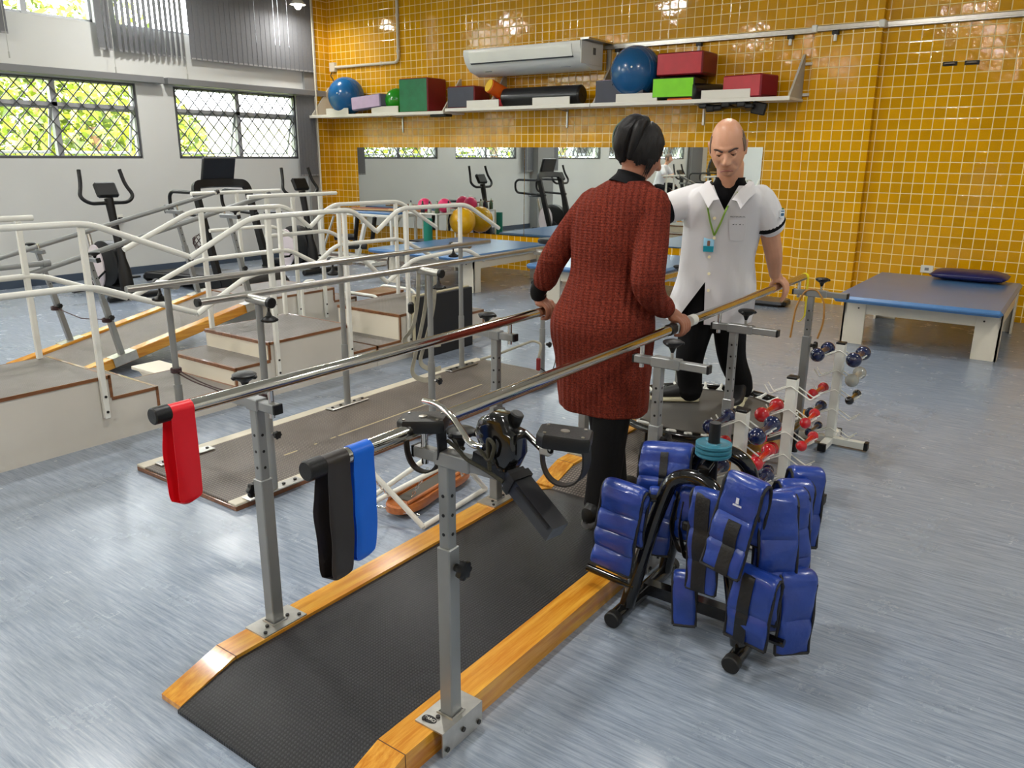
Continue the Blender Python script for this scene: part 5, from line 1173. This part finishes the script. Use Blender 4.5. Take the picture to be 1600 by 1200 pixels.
def shell(c, R, sc, keep, off, nu=72, nv=48, jit=.0):
    """thin hair shell following the skull where keep(u, v, point) holds"""
    mb = MB(); idx = {}; vs = []; fs = []
    for i in range(nv+1):
        for k in range(nu):
            u, v = 2*PI*k/nu, PI*i/nv; p = head_pt(u, v, off)
            if keep(u if u < PI else u-2*PI, v, p):
                o_ = jit*noise.noise(V(u*14, v*3, 1)); idx[i, k] = len(vs); vs.append(p+p.normalized()*o_)
    n0 = len(vs); inn = [p-p.normalized()*(off*.9) for p in vs]
    for (i, k) in idx:
        q = [(i, k), (i, (k+1) % nu), (i+1, (k+1) % nu), (i+1, k)]
        if all(a in idx for a in q): f = [idx[a] for a in q]; fs.append(tuple(f)); fs.append(tuple(n0+a for a in reversed(f)))
    e = {}
    for f in fs:
        for a, b in zip(f, f[1:]+f[:1]): e[(a, b)] = 1
    for (a, b) in list(e):
        if (b, a) not in e and a < n0 and b < n0: fs.append((b, a, n0+a, n0+b))
    mb.add([c+R @ (p*sc) for p in vs+inn], fs); return mb
def grip(mb, wrist, bx, y, bz, dx, n=4, curl=1., sc=1., back=-1, r0=.0205):
    """hand closed over a rail parallel to Y at (bx, bz); fingers go to side dx"""
    w_ = Vector(wrist); top = bz+r0+.012
    pal = V(bx-dx*.004, y, top+.006)
    limb(mb, [w_, w_.lerp(pal, .5)+V(0, 0, .004), pal], [.0235*sc, .025*sc, .024*sc], 14, 4)
    for k in range(3): mb.sph((bx+dx*(-.008+.006*k), y-.026+.026*k, top+.004), .0235, 14, 10, (1.05, .95, .62))
    L = (.92, 1.05, 1.0, .80)
    for k in range(4):
        yy = y+(k-1.5)*.0215; l = L[k]
        if curl > .5: pts = [(bx+dx*.004, yy, top+.008), (bx+dx*.030, yy, bz+.022), (bx+dx*.0345, yy+.001, bz-.004), (bx+dx*.025*1.0, yy+.002, bz-.027*l), (bx+dx*.004, yy+.002, bz-.034*l)]
        else: pts = [(bx+dx*.004, yy, top+.008), (bx+dx*.034, yy, bz+.018), (bx+dx*.040, yy+.002, bz-.015), (bx+dx*.036, yy+.004, bz-.045*l), (bx+dx*.026, yy+.006, bz-.072*l)]
        limb(mb, pts, [.0098, .0092, .0086, .0078, .0068], 10, 4)
    ty = y+back*.030
    limb(mb, [(bx-dx*.012, ty, top+.004), (bx-dx*.033, ty-back*.004, bz+.012), (bx-dx*.034, ty-back*.010, bz-.012), (bx-dx*.020, ty-back*.014, bz-.030)], [.0125, .0112, .0100, .0082], 10, 4)
def shoe(mb, heel, toe, h=.085, w_=.046, sole=False):
    a, b = Vector(heel), Vector(toe); d = (b-a); L = d.length; d.normalize(); s_ = V(-d.y, d.x, 0); R = []
    for t, wf, hf in ((0, .35, .5), (.03, .62, .80), (.15, .80, 1.0), (.35, .80, .92), (.50, .88, .70), (.70, 1.0, .52), (.86, .88, .42), (.96, .55, .33), (1.0, .25, .22)):
        c_ = a+d*L*t; hh = h*hf if not sole else .032; ww = w_*wf*(1.08 if sole else 1); r = []
        for k in range(16):
            q = 2*PI*k/16; r.append(c_+s_*ww*math.copysign(abs(math.cos(q))**.7, math.cos(q))+V(0, 0, hh/2+hh/2*math.copysign(abs(math.sin(q))**.7, math.sin(q))+(0 if sole else .022)))
        R.append(r)
    mb.rings(R); return mb
SKIN_W = M('skin_brown', c8(166, 110, 84), .5, 0, .05, 14, .08, 120, sub=.08); SKIN_M = M('skin_light', c8(206, 152, 122), .45, 0, .06, 12, .08, 120, sub=.08)
HAIR = M('black_hair', c8(14, 12, 12), .5, spec=.28)
_t = NT(HAIR); _x, _y, _z, _g = _t.xyz(False); _mp = _t.n('Mapping'); _mp.inputs['Scale'].default_value = (260, 260, 14); _t.l(_g, _mp.inputs[0])
_n = _t.noise(_mp.outputs[0], 1., 4, .6); _t.l(_t.mix(_t.rng(_n, .35, .7, 0, 1), c8(6, 5, 6), c8(26, 21, 20)), _t.b.inputs['Base Color']); _t.bump(_n, .7, .002); HAIRG = M('grey_brown_hair', c8(110, 92, 78), .6, 0, .2, 90, .5, 200)
TROU = M('black_trousers', c8(12, 12, 14), .8, 0, .1, 10, .25, 60, spec=.2); BKNIT = M('black_jersey', c8(12, 12, 15), .8, 0, .1, 30, .2, 150, spec=.2)
def knit_mat():
    m = M('rust_red_knit', c8(128, 44, 34), .9); t = NT(m); x, y, z, g = t.xyz()
    n1 = t.noise(g, 170, 3, .7); n2 = t.noise(g, 9, 3)
    rib = t.m('SINE', t.m('MULTIPLY', t.m('ADD', x, t.m('MULTIPLY', y, .35)), 2*PI/.026)); row = t.m('SINE', t.m('MULTIPLY', z, 2*PI/.011))
    # ribbed panel down the middle, purl rows elsewhere, as knitted in the garment
    f = t.rng(n1, .32, .68, 0, 1)
    col = t.mix(f, c8(64, 25, 20), c8(146, 60, 42)); col = t.mix(t.rng(n2, .35, .65, 0, .3), col, c8(92, 36, 28))
    t.l(col, t.b.inputs['Base Color']); t.b.inputs['Specular IOR Level'].default_value = .15
    h = t.m('ADD', t.m('MULTIPLY', rib, 1.1), t.m('ADD', t.m('MULTIPLY', row, .22), t.m('MULTIPLY', n1, 1.0))); t.bump(h, .75, .004); return m
KNIT = knit_mat()
# ---------------------------------------------------------------- woman
pw_ = thing('person', 'person in a long rust-red knit cardigan and black trousers, back turned, gripping both rails', 'person', (-1.58, -6.60, .08))
b = MB()
torso(b, [(-1.59, -6.60, .80, .15, .11), (-1.605, -6.60, .95, .165, .125), (-1.60, -6.60, 1.12, .13, .10), (-1.585, -6.58, 1.28, .15, .105), (-1.57, -6.56, 1.44, .140, .085), (-1.55, -6.54, 1.50, .07, .06)])
HS = .96; hc = V(-1.530, -6.505, 1.622); hr = rot('Z', 180-26) @ rot('X', 22)
limb(b, [(-1.56, -6.55, 1.44), (-1.548, -6.535, 1.50), (-1.54, -6.52, 1.565)], [.056, .054, .056], 20)
head(b, hc, hr, HS, False)
WL_, WR_ = V(-1.985, -6.545, .985), V(-1.362, -6.505, .990)
limb(b, [(-1.73, -6.565, 1.415), (-1.872, -6.61, 1.18), WL_], [.042, .036, .024], 14); limb(b, [(-1.41, -6.57, 1.415), (-1.365, -6.72, 1.13), WR_], [.042, .036, .024], 14)
grip(b, WL_, -1.96, -6.53, .93, 1, back=1); grip(b, WR_, -1.33, -6.455-.06, .93, 1, back=1) if False else grip(b, WR_, -1.33, -6.60+.12, .93, 1, back=1)
limb(b, [(-1.66, -6.59, .88), (-1.615, -6.52, .50), (-1.61, -6.47, .16)], [.075, .052, .036], 16); limb(b, [(-1.52, -6.61, .88), (-1.53, -6.67, .50), (-1.538, -6.705, .16)], [.075, .052, .036], 16)
wbody = remeshed(b, 'body', SKIN_W, pw_, .0042, 1)
b = MB(); limb(b, [(-1.665, -6.59, .90), (-1.625, -6.53, .50), (-1.615, -6.475, .19), (-1.612, -6.465, .135)], [.098, .078, .074, .076], 22); limb(b, [(-1.525, -6.61, .90), (-1.527, -6.665, .50), (-1.532, -6.705, .21), (-1.535, -6.71, .150)], [.098, .078, .072, .073], 22)
torso(b, [(-1.60, -6.60, .82, .17, .13), (-1.60, -6.60, .95, .17, .13)])
o = remeshed(b, 'trousers', TROU, pw_, .007, 2)
for h, tt in (((-1.61, -6.52, .078), (-1.60, -6.27, .078)), ((-1.545, -6.815, .078), (-1.52, -6.555, .078))):
    s = part(shoe(MB(), h, tt), 'shoe', BLACKM, pw_); part(shoe(MB(), h, tt, sole=True), 'sole', M('grey_sole', c8(90, 90, 92), .6), s)
def fold_w(u, z): return .030*math.sin(7*u+3)*ss(.95, .55, z)+.008*math.sin(11*u+z*20)+.020*noise.noise(V(math.cos(u)*2, math.sin(u)*2, z*9))+.014*noise.noise(V(math.cos(u)*4, math.sin(u)*4, z*22))
b = MB()
torso(b, [(-1.600, -6.60, .555, .200, .150), (-1.605, -6.60, .62, .203, .155), (-1.61, -6.605, .78, .212, .168), (-1.615, -6.61, .93, .226, .185), (-1.610, -6.605, 1.04, .192, .155), (-1.602, -6.60, 1.15, .166, .122), (-1.590, -6.59, 1.28, .180, .125), (-1.576, -6.575, 1.40, .186, .118), (-1.564, -6.56, 1.47, .145, .098), (-1.556, -6.55, 1.515, .085, .066)], .0, 64, 6, .9, fold_w)
limb(b, [(-1.700, -6.565, 1.420), (-1.770, -6.585, 1.33), (-1.862, -6.61, 1.19), (-1.925, -6.585, 1.085)], [.066, .064, .060, .055], 22); limb(b, [(-1.430, -6.565, 1.425), (-1.397, -6.63, 1.29), (-1.368, -6.705, 1.14), (-1.372, -6.62, 1.055), (-1.362, -6.56, 1.02)], [.068, .067, .066, .052, .047], 22)
for (q, r) in (((-1.862, -6.612, 1.175), .063), ((-1.89, -6.60, 1.135), .061), ((-1.372, -6.68, 1.10), .062)): b.sph(q, r, 18, 10, (1, 1, .30))
card = remeshed(b, 'cardigan', KNIT, pw_, .0065, 2)
b = MB(); limb(b, [(-1.920, -6.588, 1.10), (-1.972, -6.565, 1.03), (-1.983, -6.548, .998)], [.046, .038, .035], 20, cap=False); part(b, 'sleeve_cuff', BKNIT, pw_)
b = MB(); limb(b, [(-1.365, -6.575, 1.03), (-1.362, -6.535, 1.008)], [.045, .040], 20, cap=False); part(b, 'sleeve_cuff', BKNIT, pw_)
b = MB(); limb(b, [(-1.558, -6.552, 1.490), (-1.551, -6.542, 1.520), (-1.547, -6.536, 1.540)], [.080, .063, .060], 28, cap=False); part(b, 'collar', BKNIT, pw_)
# hair: cap, vertical twist and loose strands
def keep(u, v, p): return (abs(u) > 1.0+.25*ss(.02, -.05, p.z) and p.z > -.060+.018*math.cos(u*1.0)*(abs(u) < 2.2)-.004*math.sin(u*5)) or p.z > .066
b = shell(hc, hr, HS, keep, .011, 96, 60, .004)
part(b, 'hair', HAIR, pw_)
b = MB(); H = lambda x, y, z: hc+hr @ (V(x, y, z)*HS)
limb(b, [H(.0, .078, -.050), H(.003, .096, -.01), H(.004, .102, .045), H(-.002, .082, .095), H(-.01, .04, .120)], [.022, .036, .040, .036, .022], 22)
limb(b, [H(.040, .070, -.045), H(.046, .085, .01), H(.04, .085, .07), H(.015, .06, .12)], [.014, .024, .026, .02], 16); limb(b, [H(-.040, .070, -.045), H(-.046, .08, .01), H(-.04, .08, .07), H(-.01, .05, .12)], [.014, .022, .024, .02], 16)
tw = part(b, 'hair_twist', HAIR, pw_)
b = MB()
for k in range(26):
    a = -.9+1.8*k/25; b.tube([H(.048*math.sin(a)*.6, .072+.026*math.cos(a), -.060), H(.050*math.sin(a)+.004, .096+.041*math.cos(a)-.004, -.005), H(.054*math.sin(a), .100+.043*math.cos(a)-.004, .05), H(.040*math.sin(a)-.004, .080+.033*math.cos(a), .10), H(-.01, .04, .140)], [.0012, .0022, .0022, .002, .001], 5)
part(b, 'hair_strands', HAIR, tw)
part(MB().tube(fil([H(.026, .118, -.030), H(.034, .134, .01), H(.032, .140, .05), H(.016, .124, .095)], .03, 6), 0, flat=(.007, .005)), 'hair_clip', M('grey_green_clip', c8(96, 116, 100), .25, .3), tw)
b = MB()
for k in range(8): b.tube(cr([H(-.070-.002*(k % 3), .018-.005*k, .02), H(-.080-.001*(k % 2), .010-.0045*k, -.03), H(-.077+.003*math.sin(k*2.1), .002-.003*k, -.060-.005*(k % 4)), H(-.070+.004*math.sin(k*1.7), -.002-.0025*k+.003*math.sin(k), -.085-.006*((k*3) % 5))], 4), [.0045, .0045, .004, .004, .0038, .0035, .003, .003, .0025, .002, .0015, .001, .0006], 6)
part(b, 'loose_strands', HAIR, tw)

# ---------------------------------------------------------------- man
pm = thing('person', 'bald person in a short-sleeved white coat with green lanyard standing on the trampoline, head bowed', 'person', (-1.60, -5.35, .257))
yaw = math.radians(14)
b = MB()
torso(b, [(-1.60, -5.38, .82, .15, .11), (-1.59, -5.42, .95, .14, .10), (-1.575, -5.47, 1.10, .14, .10), (-1.54, -5.54, 1.25, .16, .11), (-1.50, -5.60, 1.38, .16, .10), (-1.475, -5.64, 1.46, .08, .065)], yaw)
MS = 1.05; mc = V(-1.452, -5.765, 1.652); mr = rot('Z', 16) @ rot('Y', -4) @ rot('X', 25)
limb(b, [(-1.485, -5.625, 1.42), (-1.468, -5.665, 1.495), (-1.455, -5.71, 1.575)], [.066, .062, .064], 20)
head(b, mc, mr, MS)
RWm = V(-1.70, -6.28, 1.325)
limb(b, [(-1.66, -5.60, 1.42), (-1.79, -5.78, 1.335), RWm], [.050, .046, .029], 16)
for k in range(4): limb(b, [RWm, RWm+V(.03+.012*k, -.06, .015-.018*k), RWm+V(.05+.01*k, -.095, .01-.02*k), RWm+V(.07+.01*k, -.115, -.004-.02*k)], [.013, .0105, .0095, .008], 10)
limb(b, [RWm, RWm+V(-.012, -.04, .02), RWm+V(.0, -.075, .038)], [.02, .012, .009], 10); b.sph(RWm+V(.018, -.03, -.006), .032, 14, 10, (.9, 1.2, 1.1))
LWm = V(-1.345, -5.225, 1.005)
limb(b, [(-1.335, -5.57, 1.42), (-1.315, -5.42, 1.19), (-1.325, -5.32, 1.09), LWm], [.052, .047, .041, .030], 16)
grip(b, LWm, -1.33, -5.185, .935, 1, curl=.2, sc=1.1, back=-1)
limb(b, [(-1.67, -5.38, .86), (-1.72, -5.41, .55), (-1.725, -5.37, .33)], [.08, .058, .042], 16); limb(b, [(-1.53, -5.36, .86), (-1.53, -5.25, .55), (-1.505, -5.15, .33)], [.08, .058, .042], 16)
remeshed(b, 'body', SKIN_M, pm, .0040, 1)
Hm = lambda x, y, z: mc+mr @ (V(x, y, z)*MS)
b = MB()
for s in (-1, 1):
    b.sph(Hm(s*.0305, -.0795, .010), .0118*MS, 16, 10)
part(b, 'eyes', M('eye_white', c8(226, 220, 212), .2), pm)
b = MB()
for s in (-1, 1): b.sph(Hm(s*.0300, -.0875, .004), .0062, 12, 8, (1, 1, .8))
part(b, 'irises', M('iris_dark', c8(38, 26, 20), .2), pm)
b = MB()
for s in (-1, 1):
    b.rings([[Hm(s*.0305+.0145*MS*math.sin(2*PI*k/18)*math.sin(v), -.0790-.0145*math.cos(2*PI*k/18)*math.sin(v) if True else 0, .0100+.0145*math.cos(v)) for k in range(18)] for v in [.05+2.35*i/9 for i in range(10)]], cap=False)
part(b, 'eyelids', SKIN_M, pm)
b = MB()
for s in (-1, 1): b.tube([Hm(s*.0305+.0138*math.sin(a), -.0790-.0150*math.cos(a), .0085) for a in [-1.1+2.2*i/10 for i in range(11)]], [.0006]+[.0015]*9+[.0006], 6)
part(b, 'eyelashes', M('dark_brow', c8(58, 42, 34), .8, 0, .2, 200, .5, 300), pm)
b = MB()
for s in (-1, 1): b.tube(cr([Hm(s*.011, -.107, .0265), Hm(s*.024, -.105, .0315), Hm(s*.038, -.098, .0355), Hm(s*.052, -.084, .031)], 4), [.0018]+[.0042]*10+[.0034, .002], 8)
part(b, 'eyebrows', M('dark_brow', c8(58, 42, 34), .8, 0, .2, 200, .5, 300), pm)
b = MB(); b.tube(cr([Hm(-.029, -.0885, -.073), Hm(-.014, -.1010, -.0645), Hm(0, -.1045, -.0620), Hm(.014, -.1010, -.0645), Hm(.029, -.0885, -.073)], 4), [.0008]+[.0032]*15+[.0008], 8)
part(b, 'mouth_line', M('lip_brown', c8(142, 82, 70), .5), pm)
def keepm(u, v, p): return abs(u) > 1.12 and -.055 < p.z < .068-.012*math.sin(u*7)*(abs(u) < 1.6) and not (abs(u) < 1.75 and p.z < -.01)
part(shell(mc, mr, MS, keepm, .004, 96, 64, .0015), 'hair', HAIRG, pm)
def stub(u, v, p): return abs(u) < 1.25 and p.z < -.047 and p.y < 0 and not (abs(p.x) < .02 and -.075 < p.z < -.052)
COAT = M('white_coat_cotton', c8(226, 224, 226), .75, 0, .015, 5, .12, 70)
def fold_m(u, z): return .022*math.sin(6*u+1)*ss(1.0, .74, z)+.026*noise.noise(V(math.cos(u)*2.2, math.sin(u)*2.2, z*7))+.020*noise.noise(V(math.cos(u)*5, math.sin(u)*5+3, z*11+u))+.006*math.sin(5*u+z*26)
b = MB()
torso(b, [(-1.655, -5.37, .745, .235, .170), (-1.635, -5.385, .82, .228, .168), (-1.605, -5.41, .92, .215, .162), (-1.588, -5.44, 1.02, .200, .155), (-1.572, -5.48, 1.12, .190, .148), (-1.54, -5.54, 1.25, .195, .140), (-1.505, -5.60, 1.37, .202, .128), (-1.488, -5.635, 1.44, .178, .105), (-1.475, -5.655, 1.485, .110, .080)], yaw, 64, 6, .9, fold_m)
limb(b, [(-1.645, -5.60, 1.41), (-1.71, -5.675, 1.38), (-1.765, -5.745, 1.352)], [.074, .076, .073], 22); limb(b, [(-1.345, -5.575, 1.41), (-1.328, -5.535, 1.36), (-1.312, -5.485, 1.295)], [.074, .077, .074], 22)
coat = remeshed(b, 'coat', COAT, pm, .0062, 2)
# the coat hangs open below the last button: cut the front vent, neck opening and trim the sleeve ends
me = coat.data; bm = bmesh.new(); bm.from_mesh(me); org = ORG[coat.name]
ca, sa = math.cos(yaw), math.sin(yaw); ex = V(ca, sa, 0); ey = V(-sa, ca, 0); ez = V(0, 0, 1)
def cutp(p0, n_):
    bmesh.ops.bisect_plane(bm, geom=bm.verts[:]+bm.edges[:]+bm.faces[:], plane_co=Vector(p0)-org, plane_no=n_)
A0 = V(-1.615, -5.41, .985); cutp(A0+ex*-.016, ex); cutp(A0+ex*-.016, (ex-ez*.66).normalized())
N0 = V(-1.475, -5.655, 1.36)+ex*-.004; cutp(N0, (ex-ez*.5).normalized()); cutp(N0, (ex+ez*.5).normalized()); cutp(V(0, 0, 1.478), ez)
def loc2(p, c_): d = p-c_; return d.dot(ex), d.dot(ey), d.z
kill = []
for f in bm.faces:
    p = f.calc_center_median()+org
    lx, ly, lz = loc2(p, A0)
    if lz < 0 and ly < -.03 and lx < -.016 and lx > -.016+lz*.66: kill.append(f); continue
    lx, ly, lz = loc2(p, N0)
    if lz > 0 and ly < .02 and abs(lx) < lz*.5: kill.append(f); continue
    if p.z > 1.478 and math.hypot(lx, ly) < .12: kill.append(f)
bmesh.ops.delete(bm, geom=kill, context='FACES'); bm.to_mesh(me); bm.free(); me.update()
def on_coat(lx, z, d=.004):
    """a point on the front of the coat, found by casting a ray along the wearer's facing direction"""
    base = V(-1.475, -5.655, z) if z > 1.4 else V(-1.54, -5.54, z) if z > 1.2 else V(-1.59, -5.44, z)
    f = V(sa, -ca, 0); s_ = V(ca, sa, 0); o_ = base+s_*lx+f*.6-org
    hit, q, n_, i = coat.ray_cast(o_, -f, distance=1.2)
    return (q+org+f*d) if hit else base+s_*lx+f*.15
b = MB()
torso(b, [(-1.50, -5.595, 1.36, .150, .098), (-1.485, -5.63, 1.42, .135, .088), (-1.472, -5.65, 1.47, .092, .070), (-1.466, -5.668, 1.50, .072, .064), (-1.463, -5.675, 1.515, .070, .062)], yaw); part(b, 'undershirt', BKNIT, pm)
for s in (-1, 1):
    R = []                                                           # turned-down collar leaf
    pts = [(s*.085, .02, 1.500), (s*.090, -.04, 1.492), (s*.062, -.088, 1.462), (s*.030, -.112, 1.415)]
    for (lx, ly, z) in pts:
        c_ = V(-1.468, -5.665, z); q = c_+V(ca, sa, 0)*lx+V(-sa, ca, 0)*ly; o_ = V(ca, sa, 0)*s*.045+V(-sa, ca, 0)*(-.018)+V(0, 0, -.042)
        R.append([q, q+o_*.55+V(0, 0, .014), q+o_, q+o_+V(sa, -ca, 0)*.004, q+o_*.55+V(0, 0, .018)+V(sa, -ca, 0)*.003, q+V(sa, -ca, 0)*.005])
    part(MB().rings(R), 'collar', COAT, pm)
for (c0, c1) in (((-1.755, -5.735, 1.357), (-1.772, -5.755, 1.348)), ((-1.316, -5.495, 1.307), (-1.311, -5.48, 1.288))):
    part(MB().tube([c0, c1], [.0735, .0765], 26), 'sleeve_trim', BKNIT, pm)
bt = MB()
for z in (1.32, 1.22, 1.12, 1.03, .94):
    q = on_coat(-.015, z, .001); bt.cyl(q, q+V(sa, -ca, 0)*.004, .0075, 14)
part(bt, 'buttons', M('cream_button', c8(232, 222, 184), .3), pm)
pk = [on_coat(lx, z, .006) for (lx, z) in ((.055, 1.315), (.095, 1.318), (.135, 1.315), (.132, 1.255), (.128, 1.215), (.095, 1.205), (.060, 1.215), (.056, 1.26))]
b = MB(); b.add(pk+[p+V(-sa, ca, 0)*.004 for p in pk], [tuple(range(8)), tuple(range(15, 7, -1))]+[(k, (k+1) % 8, 8+(k+1) % 8, 8+k) for k in range(8)]); part(b, 'chest_pocket', COAT, pm)
face = Matrix(((ca, 0, sa), (sa, 0, -ca), (0, 1, 0)))
def coat_frame(lx, z):
    q = [on_coat(lx+a_, z+b_, 0) for a_, b_ in ((-.03, 0), (.03, 0), (0, -.012), (0, .012))]; u = (q[1]-q[0]).normalized(); v = (q[3]-q[2]).normalized(); n_ = u.cross(v).normalized(); v = n_.cross(u)
    return Matrix((u, v, n_)).transposed()
INK = M('dark_ink', c8(34, 34, 44), .6)
text_mesh('FISIOTERAPEUTA', .0095, on_coat(.095, 1.330, .010), coat_frame(.095, 1.330), 'embroidery', INK, pm); 
b = MB()
for k, w2 in enumerate((.016, .008, .014, .009)):
    b.box(on_coat(.073+.015*k, 1.293, .004), (w2*.75, .0012, .0045), 0, rot('Z', 14))
part(b, 'name_stitching', INK, pm)
q = V(-1.312+.070, -5.515-.02, 1.345); sf = rot('Z', 62)
b = MB(); b.box(q, (.030, .004, .040), .006, sf); part(b, 'sleeve_crest', M('crest_white', c8(222, 230, 236), .6), pm)
b = MB(); b.box(q+sf @ V(0, -.003, -.004), (.020, .003, .014), .003, sf); b.box(q+sf @ V(0, -.003, .012), (.022, .003, .006), .001, sf); part(b, 'crest_mark', M('crest_blue', c8(40, 92, 130), .6), pm)
b = MB(); b.box(q+sf @ V(0, -.003, .024), (.014, .004, .008), .002, sf); part(b, 'crest_mark', M('crest_green', c8(70, 120, 70), .6), pm)
LAN = M('green_lanyard', c8(134, 172, 62), .6)
LI = lambda A: [on_coat(A[i][0]+(A[i+1][0]-A[i][0])*k/5, A[i][1]+(A[i+1][1]-A[i][1])*k/5, .008) for i in range(len(A)-1) for k in range(6)]
lan = LI([(-.058, 1.45), (-.050, 1.38), (-.035, 1.30), (-.016, 1.235)])
lan2 = LI([(.055, 1.45), (.046, 1.38), (.016, 1.30), (-.014, 1.235)])
ly_ = part(MB().tube(lan, 0, flat=(.012, .0025), up=(0, 0, 1)).tube(lan2, 0, flat=(.012, .0025), up=(0, 0, 1)), 'lanyard', LAN, pm)
bq = on_coat(-.017, 1.19, .009); bR = face @ Matrix(((1, 0, 0), (0, 0, 1), (0, -1, 0))) if False else rot('Z', 14)
part(MB().box(bq, (.052, .003, .082), .002, bR), 'id_badge', M('badge_blue', c8(150, 200, 226), .3), ly_)
part(MB().box(bq+bR @ V(0, -.002, -.026), (.051, .002, .029), .0005, bR), 'badge_band', M('badge_teal', c8(20, 132, 150), .3), ly_)
part(MB().box(bq+bR @ V(0, -.0025, .002), (.014, .002, .026), .002, bR).cyl(bq+bR @ V(0, -.001, .047), bq+bR @ V(0, -.001, .058), .003, 8), 'badge_photo', M('badge_photo', c8(120, 84, 70), .4), ly_)
b = MB(); limb(b, [(-1.665, -5.38, .88), (-1.715, -5.41, .55), (-1.722, -5.375, .38), (-1.722, -5.365, .325)], [.105, .080, .070, .074], 22); limb(b, [(-1.535, -5.36, .88), (-1.535, -5.26, .55), (-1.508, -5.165, .38), (-1.505, -5.155, .325)], [.105, .080, .070, .074], 22)
torso(b, [(-1.61, -5.385, .76, .180, .138), (-1.605, -5.39, .84, .188, .142), (-1.60, -5.41, .93, .186, .142), (-1.59, -5.44, 1.02, .172, .134)], yaw)
remeshed(b, 'trousers', TROU, pm, .007, 2)
SOLE = M('cream_sole', c8(214, 208, 176), .5)
for h, tt in (((-1.675, -5.335, .257), (-1.915, -5.475, .257)), ((-1.50, -5.12, .257), (-1.46, -5.40, .257))):
    s = part(shoe(MB(), h, tt, .10, .048), 'shoe', M('black_shoe', c8(24, 24, 26), .5), pm); part(shoe(MB(), h, tt, .10, .050, sole=True), 'sole', SOLE, s)

# ---------------------------------------------------------------- rider seen in the mirror
pr_ = thing('person', 'person in a white top riding an exercise bike, seen in the mirror', 'person', (-9.30, -10.0, .2))
b = MB()
torso(b, [(-9.36, -10, .84, .13, .14), (-9.34, -10, 1.0, .10, .13), (-9.27, -10, 1.25, .10, .15), (-9.22, -10, 1.36, .07, .14), (-9.19, -10, 1.42, .05, .06)])
limb(b, [(-9.19, -10, 1.38), (-9.15, -10, 1.47)], [.05, .05], 14); head(b, V(-9.12, -10, 1.56), rot('Z', 90) @ rot('X', 12), 1.0)
for s_ in (-1, 1):
    limb(b, [(-9.22, -10+s_*.15, 1.34), (-9.10, -10+s_*.22, 1.12), (-8.86, -10+s_*.25, 1.17)], [.045, .038, .026], 12); b.sph((-8.82, -10+s_*.26, 1.175), .04, 12, 8)
    limb(b, [(-9.34, -10+s_*.09, .86), (-8.95, -10+s_*.11, .80-.06*s_), (-8.86, -10+s_*.12, .38-.06*s_)], [.085, .06, .04], 12)
remeshed(b, 'body', SKIN_M, pr_, .009, 1)
b = MB(); torso(b, [(-9.36, -10, .86, .15, .165), (-9.34, -10, 1.0, .125, .15), (-9.27, -10, 1.25, .12, .17), (-9.22, -10, 1.37, .09, .155), (-9.19, -10, 1.41, .06, .08)])
for s_ in (-1, 1): limb(b, [(-9.22, -10+s_*.14, 1.34), (-9.13, -10+s_*.20, 1.20)], [.07, .065], 14)
remeshed(b, 'shirt', COAT, pr_, .011, 1)
b = MB()
for s_ in (-1, 1): limb(b, [(-9.34, -10+s_*.09, .86), (-8.97, -10+s_*.11, .80-.06*s_), (-8.87, -10+s_*.12, .45-.06*s_)], [.10, .075, .06], 14)
remeshed(b, 'trousers', TROU, pr_, .011, 1)
for s_ in (-1, 1): part(shoe(MB(), (-8.92, -10+s_*.125, .275-.06*s_), (-8.68, -10+s_*.125, .275-.06*s_)), 'shoe', BLACKM, pr_)
part(shell(V(-9.12, -10, 1.56), rot('Z', 90) @ rot('X', 12), 1.0, lambda u, v, p: (abs(u) > 1.0 and p.z > -.05) or p.z > .07, .008, 48, 32), 'hair', HAIRG, pr_)
